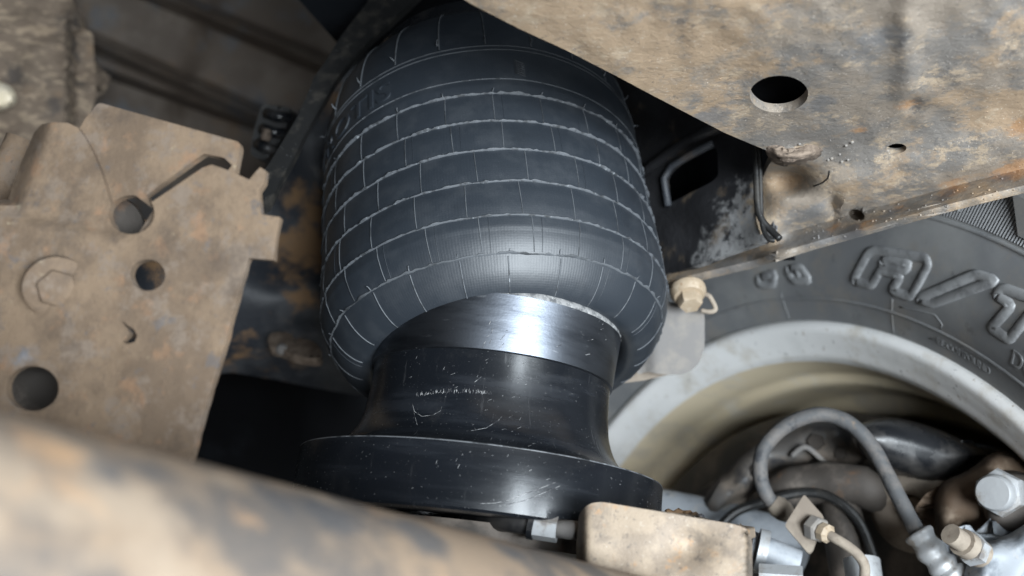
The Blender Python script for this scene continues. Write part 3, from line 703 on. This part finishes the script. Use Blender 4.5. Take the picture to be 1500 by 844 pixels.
build('blind_hole_floor', sheet(ell(1254, 312, 17, 13), lambda x, y: frame_t(x, y) + .009, .001, step=5), M['plate_tan'], rail)
build('weld_lump', sheet(catmull([(1121, 219), (1136, 213), (1160, 216), (1188, 212), (1206, 221), (1194, 234), (1170, 243), (1148, 244), (1130, 236)], 4, True),
    lambda x, y: frame_t(x, y) - .0062 * ss(0, 1, min(1, poly_dist((x, y), [(1121, 219), (1136, 213), (1160, 216), (1188, 212), (1206, 221), (1194, 234), (1170, 243), (1148, 244), (1130, 236)]) / 13.0)) - .0012 * noise.noise(Vector((x * .09, y * .12, 3))), .004, step=4), M['lump'], rail, 180)
# weld spatter standing on the plate
sp = []
for x, y, r in [(1171, 211, 2.6), (1239, 213, 3.0), (1248, 208, 3.2), (1213, 234, 2.6), (1218, 232, 3), (1233, 237, 2.6), (1242, 234, 2.4), (1300, 221, 3), (1230, 226, 2)] + \
        [(random.uniform(1180, 1500), 0, random.uniform(0.8, 1.9)) for _ in range(60)] + [(random.uniform(900, 1500), 1, random.uniform(0.6, 1.2)) for _ in range(80)]:
    if y == 0: y = 336 - 0.27 * (x - 1300) - random.uniform(4, 34)
    elif y == 1: y = random.uniform(40, 300)
    l, n = hit(bf, x, y)
    if l is None or (l - CAM).dot(FW) > .5: continue
    rr = px2m(r, (l - CAM).dot(FW))
    sp.append(lathe([(rr * .9, -rr * .6), (rr * 1.0, rr * .0), (rr * .92, rr * .4), (rr * .7, rr * .72), (rr * .38, rr * .93), (rr * .05, rr)], l, n, 9, cap1=True))
tag(build('weld_spatter', join(*sp), M['frame'], rail, 180), None, None, kind='stuff')
s = stroke([(1215, 250), (1213, 261), (1205, 268), (1192, 273)], .00035, bf, 3)
if s: build('stuck_hair', s, M['strap'], rail, 180)
# cable hanging along the wall
cab = thing('hanging_cable', 'thin black cable hanging against the frame rail behind the air spring', 'cable', P(1130, 345, .44))
build('strand', tube(catmull([P(1103, 150, .45), P(1106, 200, .449), P(1108, 250, .447), P(1110, 300, .444), P(1116, 322, .442), P(1128, 336, .440), P(1142, 350, .436)], 6), .0017, 8), M['strap'], cab, 180)
build('strand', tube(catmull([P(1110, 170, .449), P(1112, 220, .447), P(1114, 270, .445), P(1115, 310, .443), P(1118, 335, .440), P(1126, 350, .437), P(1135, 352, .436)], 6), .0012, 8), M['strap'], cab, 180)
# tab and bolt below the rail
ht = thing('hanger_tab', 'pale grey sheet tab hanging from a tan bolt, right of the air spring', 'tab', P(1000, 550, .50))
build('tab_plate', sheet(catmull([(930, 452), (975, 442), (1010, 450), (1030, 458), (1032, 485), (1031, 512), (1022, 534), (1004, 547), (978, 549), (950, 545), (930, 540)], 4, True), lambda x, y: .505 - .00008 * (x - 980) + .004 * ss(960, 940, x), .002, step=8), M['plate_grey'], ht, 60, bevel=.0004)
build('lower_plate', sheet(rounded([(880, 500), (975, 515), (985, 548), (940, 558), (905, 562), (880, 560)], 6), lambda x, y: .520, .002, step=9), M['plate_tan'], ht, 60)
cb = P(1008, 428, .490); axd = Vector((.02, -.45, -1)).normalized()
build('flange_washer', lathe([(.001, .0035), (.0075, .0033), (.0092, .001), (.0092, -.002)], cb, axd, 30, cap0=True), M['brass'], ht, 40)
build('bolt_head', hexhead(cb + axd * .003, axd, .0062, .0065), M['brass'], ht, 30)
build('wire_clip', tube(catmull([P(1022, 432, .492), P(1036, 432, .49), P(1043, 440, .49), P(1048, 453, .489), P(1040, 457, .489), P(1027, 455, .49)], 5), .0013, 8), M['plate_tan'], ht, 180)

# ================================================================== air spring
BC = CAM + Vector((-0.0094, 0.4440, 0.1500))          # a point of the leaning bellows axis
BD = Vector((-0.0917, 0.2248, 1.0)).normalized()
BEX = (Vector((1, 0, 0)) - BD * BD.x).normalized()
BEF = BEX.cross(BD).normalized()                       # towards the camera
if BEF.y > 0: BEF = -BEF
def bel_pt(r, a, z):                             # a = 0 faces the camera; z runs up the axis
    return BC + BD * z + BEX * (math.sin(a) * r) + BEF * (math.cos(a) * r)
BPF = [(.040, .132), (.055, .127), (.067, .118), (.0762, .105), (.0802, .092), (.0817, .078), (.0820, .062), (.0820, .050), (.0822, .034), (.0825, .017), (.0828, .0), (.0829, -.012), (.0825, -.019), (.0808, -.0265), (.0777, -.0330), (.0735, -.0395), (.0685, -.0440), (.0635, -.0460), (.0588, -.0445), (.0560, -.038), (.0552, -.018)]
BP = [(p.x, p.y) for p in catmull(BPF, 8)]
NS = 220
RZ = [.0502, .0338, .0173, .0002, -.0172]          # heights of the mould ridges
def surf_r(r, a, z):
    rr = r
    if -.0235 < z < .057:
        dmin = min(abs(z - q) for q in RZ); rr += 0.0005 * min(1.0, dmin / .005) - 0.0003
    return rr + 0.0006 * noise.noise(Vector((math.cos(a) * 2.2, math.sin(a) * 2.2, z * 30)))
rv_, uvb = [], []
arc = 0.0
for i, (r, z) in enumerate(BP):
    if i: arc += math.hypot(r - BP[i - 1][0], z - BP[i - 1][1])
    for k in range(NS):
        a = 2 * math.pi * k / NS
        rr = surf_r(r, a, z)
        rv_.append(bel_pt(rr, a, z)); uvb.append((a * .08, arc))
rf_ = [(i * NS + k, i * NS + (k + 1) % NS, (i + 1) * NS + (k + 1) % NS, (i + 1) * NS + k) for i in range(len(BP) - 1) for k in range(NS)]
# seam of the u coordinate lies at the back (a = pi)
uvb = [((u if u <= math.pi * .08 else u - 2 * math.pi * .08), v) for u, v in uvb]
spring = thing('air_spring', 'black rubber rolling-lobe air spring on a glossy black piston, in the middle', 'air spring', CAM + Vector((-.016, .425, .033)))
bel = build('bellows', (rv_, rf_), M['rubber'], spring, 180, uv=uvb)
bb = bvh_of((rv_, rf_))
def prof_r(z):                                    # outer radius at height z (upper part only)
    for (r0, z0), (r1, z1) in zip(BP, BP[1:]):
        if z1 <= z <= z0 and z > -.040: return r0 + (r1 - r0) * (z0 - z) / max(1e-9, z0 - z1)
    return .08
def bring(z, rad, rag, seed, lift=0.0, r=None, n=360, zr=0.0):
    V, Fs = [], []
    for k in range(n):
        a = 2 * math.pi * k / n
        c = Vector((math.cos(a) * 9, math.sin(a) * 9, seed * 3.1)); c2 = c * 4.0
        q = rad * (1 + rag * (0.8 * noise.noise(c2) + 0.6 * noise.noise(c2 * 2.7)))
        q = max(q, rad * .25)
        zz = z + zr * (noise.noise(c) * .6 + noise.noise(c2) * .4)
        R = surf_r(r or prof_r(zz), a, zz) + lift
        for dr, dz in ((-.4, 1.0), (.9, .55), (1.25, 0), (.9, -.55), (-.4, -1.0)):
            V.append(bel_pt(R + dr * q, a, zz + dz * q * .8))
    for k in range(n):
        for j in range(4):
            k2 = (k + 1) % n
            Fs.append((k * 5 + j, k * 5 + j + 1, k2 * 5 + j + 1, k2 * 5 + j))
    return V, Fs
for i, z in enumerate(RZ):
    build('mould_ridge', bring(z, .00078 - .00005 * i, 1.0, i + 1, zr=.0007), M['flash'], bel, 50)
build('mould_ridge', bring(-.0328, .00050, 1.0, 9, zr=.0011), M['flash_dim'], bel, 50)
build('seam_line', bring(.0585, .00028, 0.2, 21), M['flash'], bel, 180)
build('seam_line', bring(.0765, .00026, 0.3, 22), M['flash_dim'], bel, 180)
build('seam_line', bring(.0790, .00026, 0.3, 23), M['flash_dim'], bel, 180)
# flash lines between the ridges, one set per band
bands = [(.0502, .0343, .066), (.0333, .0178, .10), (.0168, .0007, .20), (-.0003, -.0167, .155), (-.0177, -.0323, .19), (-.0333, -.0455, .07), (.118, .0800, .05)]
NV = 23
step_a = 2 * math.pi / NV
def vline(z0, z1, a, rad, lean=0.0, outer=True):
    pts = []
    if z1 < -.040:
        seq = [(r, z) for r, z in BP if z <= z0 and r > .0640]
    else:
        m = 8; seq = [(prof_r(z0 + (z1 - z0) * j / m), z0 + (z1 - z0) * j / m) for j in range(m + 1)]
    n = len(seq)
    for j, (r, z) in enumerate(seq): pts.append(bel_pt(surf_r(r, a, z) + rad * .30, a + lean * j / max(1, n - 1), z))
    return tube(pts, rad, 5, caps=False)
for z0, z1, off in bands:
    L_, D_ = [], []
    for k in range(NV):
        a = k * step_a + off + random.uniform(-.012, .012)
        L_.append(vline(z0, z1, a, (.00023 if z0 > -.03 else .00028) if z0 < .09 else .0004, random.uniform(-.004, .008)))
        if z0 < .09 and random.random() < .40: D_.append(vline(z0, z1, a + random.choice((-.055, .05, .045)), .00014, 0.0))
    build('flash_lines', join(*L_), M['flash'] if z0 < -.03 else M['flash_dim'], bel, 180)['kind'] = 'stuff'
    if D_: build('faint_flash_lines', join(*D_), M['rubber'], bel, 180)['kind'] = 'stuff'
# vent nibs
nm = bpy.data.meshes.new('vent_nib')
nv, nf = tube([(0, 0, -.0006), (0, .0002, .0012), (.0003, .0007, .0026), (.0010, .0010, .0036)], lambda u: .00062 * (1 - .55 * u), 6)
nm.from_pydata([Vector(v) for v in nv], [], nf); nm.materials.append(M['flash'])
for p in nm.polygons: p.use_smooth = True
def nib(a, z, scale, dirz):
    r = prof_r(z)
    p = bel_pt(r, a, z); q = bel_pt(r + .01, a, z + dirz)
    n = (q - p).normalized()
    ob = bpy.data.objects.new('vent_nib', nm); COL.objects.link(ob); ob.parent = bel
    ob.matrix_local = Matrix.Translation(p - WL[bel.name]) @ n.to_track_quat('Z', 'Y').to_matrix().to_4x4() @ Matrix.Rotation(random.uniform(0, 6.3), 4, 'Z') @ Matrix.Diagonal((scale, scale, scale, 1))
for k in range(NV):
    a = k * step_a + .07
    aw = (a + math.pi) % (2 * math.pi) - math.pi
    if abs(aw) < 1.75:
        nib(a, -.0324, random.uniform(.40, .62), .007)
    a = k * step_a + .066; aw = (a + math.pi) % (2 * math.pi) - math.pi
    if abs(aw) < 1.7 and random.random() < .8: nib(a, .0508, random.uniform(.30, .55), .008)
    a = k * step_a + .05; aw = (a + math.pi) % (2 * math.pi) - math.pi
    if abs(aw) < 1.8: nib(a, .0835, random.uniform(.7, 1.0), .004)
    if random.random() < .25 and abs(aw) < 1.5: nib(a, random.choice(RZ[1:4]), random.uniform(.2, .35), .006)
# raised lettering on the upper band
vs, fs = text_mesh('PROTIS', 0.0150)
wdt = max(v.x for v in vs)
tv = []
for v in vs:
    a = -1.34 + v.x / wdt * 0.82
    z = .0612 + v.y * 1.0
    tv.append(bel_pt(surf_r(prof_r(z), a, z) + (.0007 if v.z > 0 else -.0004), a, z))
build('raised_lettering', (tv, fs), M['rubber'], bel, 25)
# pale tubes along the letter outlines paint in their lit edges
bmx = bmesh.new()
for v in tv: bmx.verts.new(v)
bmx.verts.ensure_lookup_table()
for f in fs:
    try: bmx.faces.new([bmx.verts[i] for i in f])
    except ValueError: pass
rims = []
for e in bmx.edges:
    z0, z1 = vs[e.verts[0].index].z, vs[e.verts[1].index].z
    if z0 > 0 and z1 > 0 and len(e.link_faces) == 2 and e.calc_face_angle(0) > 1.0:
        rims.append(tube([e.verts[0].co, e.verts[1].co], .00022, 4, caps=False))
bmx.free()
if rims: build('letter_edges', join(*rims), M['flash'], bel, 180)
# small ribbed mark
for j in range(7):
    z = .0625 + j * .0013
    build('moulded_mark', tube([bel_pt(prof_r(z) + .0003, .20 + i * .02, z + .0006 * -i) for i in range(4)], .00025, 5), M['flash_dim'], bel, 180)
build('top_plate', lathe([(.002, .126), (.058, .126), (.0585, .129), (.058, .136), (.002, .136)], BC, BD, 72), M['black'], spring, 40)

PT = math.radians(6.2)
PAX = Vector((math.sin(PT), 0, math.cos(PT)))
PB = CAM + Vector((-.0162, .425, .0325))
PPF = [(.060, .0000), (.0765, .0000), (.0783, .0002), (.0792, .0011), (.0792, .0238), (.0789, .0245), (.0782, .0248), (.0690, .0258), (.0640, .0280), (.0600, .0315), (.0570, .0365), (.0548, .043), (.0538, .051), (.0535, .058), (.0536, .0655)]
def lathe_uv(prof, org, axis, segs, ref):
    vf = lathe(prof, org, axis, segs, ref=ref)
    uv, arc = [], 0
    for i, (r, z) in enumerate(prof):
        if i: arc += math.hypot(r - prof[i - 1][0], z - prof[i - 1][1])
        for k in range(segs):
            a = 2 * math.pi * k / segs
            if a > math.pi: a -= 2 * math.pi
            uv.append((a * .06, arc))
    return vf, uv
pp = []
for p in [PPF[:7], PPF[6:]]:
    q = p if p is PPF[:7] else p
    pp += [(v.x, v.y) for v in (catmull(p, 5) if len(p) > 7 else [Vector(w_) for w_ in p])][(1 if pp else 0):]
REF = Vector((0, -1, 0))
vf_p, uv_p = lathe_uv(pp, PB, PAX, 144, REF)
pis = build('piston', vf_p, M['piston'], spring, 24, uv=uv_p)
bd = [(.0536, .0655), (.0545, .0660), (.0552, .0745), (.0562, .0850), (.0566, .0893)]
vf_b, uv_b = lathe_uv(bd, PB, PAX, 144, REF)
band = build('machined_band', vf_b, M['band'], pis, 30, uv=uv_b)
build('worn_edge_glint', lathe([(.0788 + .00035 * math.cos(q), .0243 + .00035 * math.sin(q)) for q in [k * math.pi / 3 for k in range(6)]], PB, PAX, 200, ref=REF, closed=True), M['edge'], pis, 180)  # worn edge that also paints the bright line along the flange top
# worn lip round the top of the piston, wider on the right
lp = [(.0566, .0893), (.0567, .0900), (.0562, .0918), (.0550, .0932), (.0535, .0938), (.04, .0938)]
vl = lathe(lp, PB, PAX, 200, ref=REF, wob=lambda a, z, r: .0004 * noise.noise(Vector((math.cos(a) * 14, math.sin(a) * 14, z * 400))) - (.0035 * ss(.35, -.5, math.sin(a)) if z > .0895 else 0))
build('worn_lip', vl, M['lip'], pis, 60)
bpz = bvh_of(join(vf_p, vf_b))
# scratches
def scr(pts, rad, k=3):
    s = stroke(pts, rad, bpz, k, segs=5, flat=.35)
    if s: build('scratch', s, M['scratch'], pis, 180)
tick = []
for i in range(70):
    x = 610 + 108 * (i / 69.0) + random.uniform(-1, 1)
    y = 575 + 7 * ((x - 660) / 55.0) ** 2 * (1 if x < 660 else .3) + random.uniform(-1.5, 1.5)
    s = stroke([(x, y), (x + random.uniform(-1, 3), y - random.uniform(1, 6))], .00010, bpz, 3, segs=4, flat=.35)
    if s: tick.append(s)
for i in range(46):
    x = random.uniform(560, 890); y = random.uniform(455, 690)
    a = random.choice((-.5, -.4, -1.1, -.2)); l = random.uniform(2, 7)
    s = stroke([(x, y), (x + l * math.cos(a), y + l * math.sin(a))], random.uniform(.00005, .0001), bpz, 3, segs=4, flat=.3)
    if s: tick.append(s)
tag(build('scuff_marks', join(*tick), M['scratch'], pis, 180), None, None, kind='stuff')
scr([(604, 592), (607, 603), (618, 610), (634, 608), (645, 602), (647, 596)], .00011)
scr([(606, 604), (611, 622)], .00008)
scr([(690, 631), (712, 627), (730, 616), (735, 610)], .00009)
scr([(700, 738), (725, 737), (745, 733), (765, 725), (790, 716), (815, 706)], .00010)
scr([(730, 742), (770, 733), (820, 712)], .00010)
for a, b in (((719, 470), (716, 476)), ((722, 482), (719, 489)), ((711, 500), (706, 510)), ((740, 490), (733, 498)), ((738, 503), (732, 510)), ((720, 497), (717, 503)), ((861, 499), (870, 497)), ((880, 483), (884, 481)), ((858, 520), (867, 518)), ((815, 508), (823, 505)), ((695, 560), (705, 552)), ((800, 703), (806, 701)), ((775, 690), (779, 688))):
    scr([a, b], .00010, 2)
# parts below the piston
seat = build('spring_seat', lathe([(.002, -.0005), (.062, -.0005), (.0625, -.003), (.062, -.0075), (.002, -.0075)], PB + PAX * -.0012, PAX, 72), M['casting'])
tag(seat, 'olive-brown spring seat plate directly under the piston flange', 'spring seat')
blk = thing('axle_bracket', 'bare rust-speckled steel bracket under the right side of the piston', 'bracket', P(975, 850, .33))
BO = rounded([(844, 800), (848, 752), (862, 738), (880, 735), (1075, 768), (1094, 774), (1102, 790), (1103, 960), (850, 960)], 9)
def blk_t(x, y):
    t = plane_t(960, 790, .322, (-.12, -1.0, .10))(x, y)
    t += .010 * (1 - ss(0, 22, x - 844)) ** 2 + .008 * (1 - ss(0, 9, 1102 - x)) ** 2
    t += .0045 * math.exp(-(((x - 1010) / 34.0) ** 2 + ((y - 800) / 26.0) ** 2)) + .0035 * ss(785, 850, y) * ss(1000, 900, x)
    return t
build('front_plate', sheet(BO, blk_t, .0045, step=6), M['block'], blk, 60, bevel=.0007)
tpl = [P(866, 744, .333), P(1090, 777, .329), P(1106, 772, .36), P(905, 742, .365)]
build('top_flange', ([p for p in tpl] + [p - Vector((0, 0, .004)) for p in tpl], [(0, 1, 2, 3), (4, 5, 6, 7), (0, 1, 5, 4), (1, 2, 6, 5), (2, 3, 7, 6), (3, 0, 4, 7)]), M['block'], blk, 30, bevel=.0006)
build('weld_bead', tube(catmull([P(975, 752, .36), P(1000, 752, .357), P(1018, 757, .352), P(1028, 760, .348)], 4), lambda u: .0014 + .0006 * math.sin(u * 30), 8), M['cross'], blk, 180)
af = thing('air_fitting', 'silver push-in air fitting with black air hose under the piston flange', 'air fitting', P(800, 775, .35))
build('nut', tube([P(783, 770, .347), P(817, 775, .345)], .0050, 6), M['silver'], af, 25)
build('collar', tube([P(776, 768, .3475), P(784, 770, .347)], .0054, 16), M['black'], af, 40)
build('stem', tube([P(815, 774, .345), P(850, 778, .343)], .0034, 16), M['plate_grey'], af, 180)
build('air_hose', tube(catmull([P(600, 768, .41), P(660, 766, .385), P(720, 764, .36), P(750, 765, .351), P(778, 769, .347)], 6), .0038, 14), M['black'], af, 180)

# ================================================================== left side: bracket, strap, connector
brk = thing('mounting_bracket', 'tan rusted sheet steel bracket with keyhole slot and holes, left', 'bracket', P(180, 500, .30))
fp = plane_t(190, 400, .298, (-.10, -1.0, -.12))
gp = plane_t(230, 260, .3095, (-.10, -1.0, -.12))
KH = [(192 + 34 * math.cos(q), 312 + 31 * math.sin(q)) for q in [math.radians(d) for d in range(-52, -322, -18)]]
FO = [(12, 292), (30, 240), (50, 194), (62, 182), (80, 179), (100, 180), (114, 187), (126, 204), (138, 228), (148, 254), (157, 284)] \
   + [(192 + 34 * math.cos(math.radians(d)), 312 + 31 * math.sin(math.radians(d))) for d in range(205, -40, -15)] \
   + [(222, 296), (296, 246), (310, 241), (333, 249), (365, 263), (374, 252), (381, 245), (389, 250), (387, 267), (379, 278), (382, 314), (410, 318), (404, 350), (400, 381), (364, 378), (345, 445), (323, 525), (300, 600), (281, 668), (262, 740), (-120, 740), (-120, 300)]
HL = [ell(216, 403, 26, 23), ell(47, 569, 39, 33),
      [(178, 470), (186, 476), (196, 483), (201, 492), (197, 501), (186, 504), (178, 501), (185, 495), (189, 487), (184, 479)]]
def fr_t(x, y):
    t = fp(x, y)
    cr_ = y - (312 + 0.19 * x)                                         # step of the overlapping sheet
    t += .0032 * (1 - ss(-5, 5, cr_)) * ss(215, 150, x)
    t += .010 * (1 - ss(0, 34, x - 12 + (y - 290) * .35)) ** 2 if y < 300 else 0
    t += .0035 * ss(500, 560, y + .2 * x) * 0
    t += .006 * (1 - ss(0, 16, (y - 378) * 0.285 + (365 - x)) ) * (1 if y > 395 else 0) * .4
    dx, dy = x - 150, y - 520
    t += .0022 * math.exp(-((dx / 40.0) ** 2 + (dy / 22.0) ** 2))
    return t + .0006 * noise.noise(Vector((x * .012, y * .012, 0))) + .00025 * noise.noise(Vector((x * .05, y * .05, 3)))
KEY = [(192 + 34 * math.cos(math.radians(d)), 315 + 29 * math.sin(math.radians(d))) for d in range(-18, -300, -15)][::-1]
KEY = [p for p in KEY if not (p[0] > 205 and p[1] < 300)] + [(214, 286), (248, 261), (284, 235), (299, 225), (328, 231), (340, 242), (334, 250), (306, 246), (230, 300)]  # slot cut through here too; its widened top end stands for shade
vfF = sheet(FO, fr_t, .0032, HL, step=8)
build('front_plate', vfF, M['bracket'], brk, 60, bevel=.0006)
build('back_plate', sheet(rounded([(112, 196), (126, 172), (144, 150), (350, 208), (352, 216), (343, 262), (330, 300), (300, 352), (60, 352), (60, 300)], 7),
      gp, .003, [KEY], step=9), M['bracket'], brk, 60, bevel=.0008)
build('inner_tube', tube([P(40, 700, .345), P(60, 560, .345), P(90, 470, .345)], .017, 24), M['casting'], brk, 180)
build('recess_plate', sheet(ell(164, 334, 46, 46), lambda x, y: .327, .002, step=9), M['casting'], brk)
build('inner_wall', sheet([(-100, 300), (330, 330), (300, 560), (240, 760), (-100, 760)], lambda x, y: .37, .003, step=40), M['cross'], brk)
cbl = P(83, 421, fr_t(83, 421)); nb = (CAM - cbl).normalized(); nb = (nb + Vector((.10, 0, -.25))).normalized()
mb = build('mount_bolt', hexhead(cbl, nb, .0062, .0034, .30), M['bracket'], brk, 30, bevel=.0005)
build('washer', lathe([(.004, .0012), (.0085, .0011), (.0097, .0004), (.0098, -.002)], cbl, nb, 40, cap0=True), M['bracket'], mb, 40)
o = build('bracket_pipe', tube([P(-30, 330, .36), P(5, 270, .362), P(34, 205, .365)], .0062, 18), M['bracket'])
tag(o, 'tan pipe stub at the left edge behind the bracket', 'pipe')
o = build('pale_nub', cast(catmull([(-40, 118), (6, 122), (24, 140), (14, 158), (-40, 164)], 4, True), .68, .012, 14, .012, step=6), M['barrel'])
tag(o, 'pale blurred nub at the left edge below the scaly panel', 'nub')
# strap
SO = [(600, -60), (560, -30), (536, 6), (500, 52), (478, 88), (461, 112), (455, 126), (437, 168), (416, 204), (394, 240), (380, 262), (372, 300), (392, 300), (412, 262), (432, 228), (447, 196), (470, 156), (492, 118), (512, 92), (545, 56), (580, 24), (640, -40)]
o = build('black_strap', sheet(catmull(SO, 3, True), lambda x, y: .46 + .00028 * (300 - y) - .003 * math.sin(x * .02), .005, step=9), M['strap'])
tag(o, 'black plastic strap running diagonally up between bracket and air spring', 'strap')
# connector
cn = thing('wiring_connector', 'black ribbed wiring connector left of the diagonal strap', 'connector', P(395, 230, .60))
build('housing', sheet(rounded([(384, 152), (428, 158), (414, 200), (388, 236), (366, 228), (372, 190)], 9), lambda x, y: .60, .03, step=8), M['strap'], cn, 40, bevel=.002)
for q in ((390, 166, 424, 172), (384, 188, 416, 196), (377, 210, 404, 220)):
    build('rib', tube([P(q[0], q[1], .598), P((q[0] + q[2]) / 2, (q[1] + q[3]) / 2 + 2, .594), P(q[2], q[3], .598)], .0034, 10), M['black'], cn, 180)
build('terminal', tube([P(392, 190, .592), P(388, 206, .592)], .0030, 10), M['lump'], cn, 180)
# clip on the crossmember
cl = thing('clip_plate', 'small dusty clip plate with two nubs on the dark crossmember', 'clip', P(432, 515, .60))
build('plate', sheet(catmull([(392, 498), (398, 488), (414, 487), (424, 492), (438, 500), (450, 497), (463, 503), (471, 514), (468, 524), (440, 522), (412, 512), (396, 508)], 3, True), lambda x, y: .598 - .0007 * (y - 500),   .006, step=5), M['lump'], cl, 50, bevel=.0008)
for x, y in ((413, 512), (450, 520)):
    build('nub', lathe([(.004, -.004), (.0038, .001), (.0026, .003), (.0003, .0036)], P(x, y, .592), CAM - P(x, y, .592), 12, cap1=True), M['plate_grey'], cl, 180)

# ================================================================== blurred tube across the foreground
TA, TB = P(-87, 939, .150), P(853, 1012, .285)
ta, tb = TA + (TA - TB) * 0.35, TB + (TB - TA) * 0.55
tn = (tb - ta).normalized()
npt = 40
TP = [ta.lerp(tb, i / (npt - 1)) for i in range(npt)]
o = build('suspension_link', tube(TP, 0.0362, 72), M['tube'], None, 60)
tag(o, 'thick dusty tan steel tube crossing the lower left foreground, out of focus', 'suspension link')
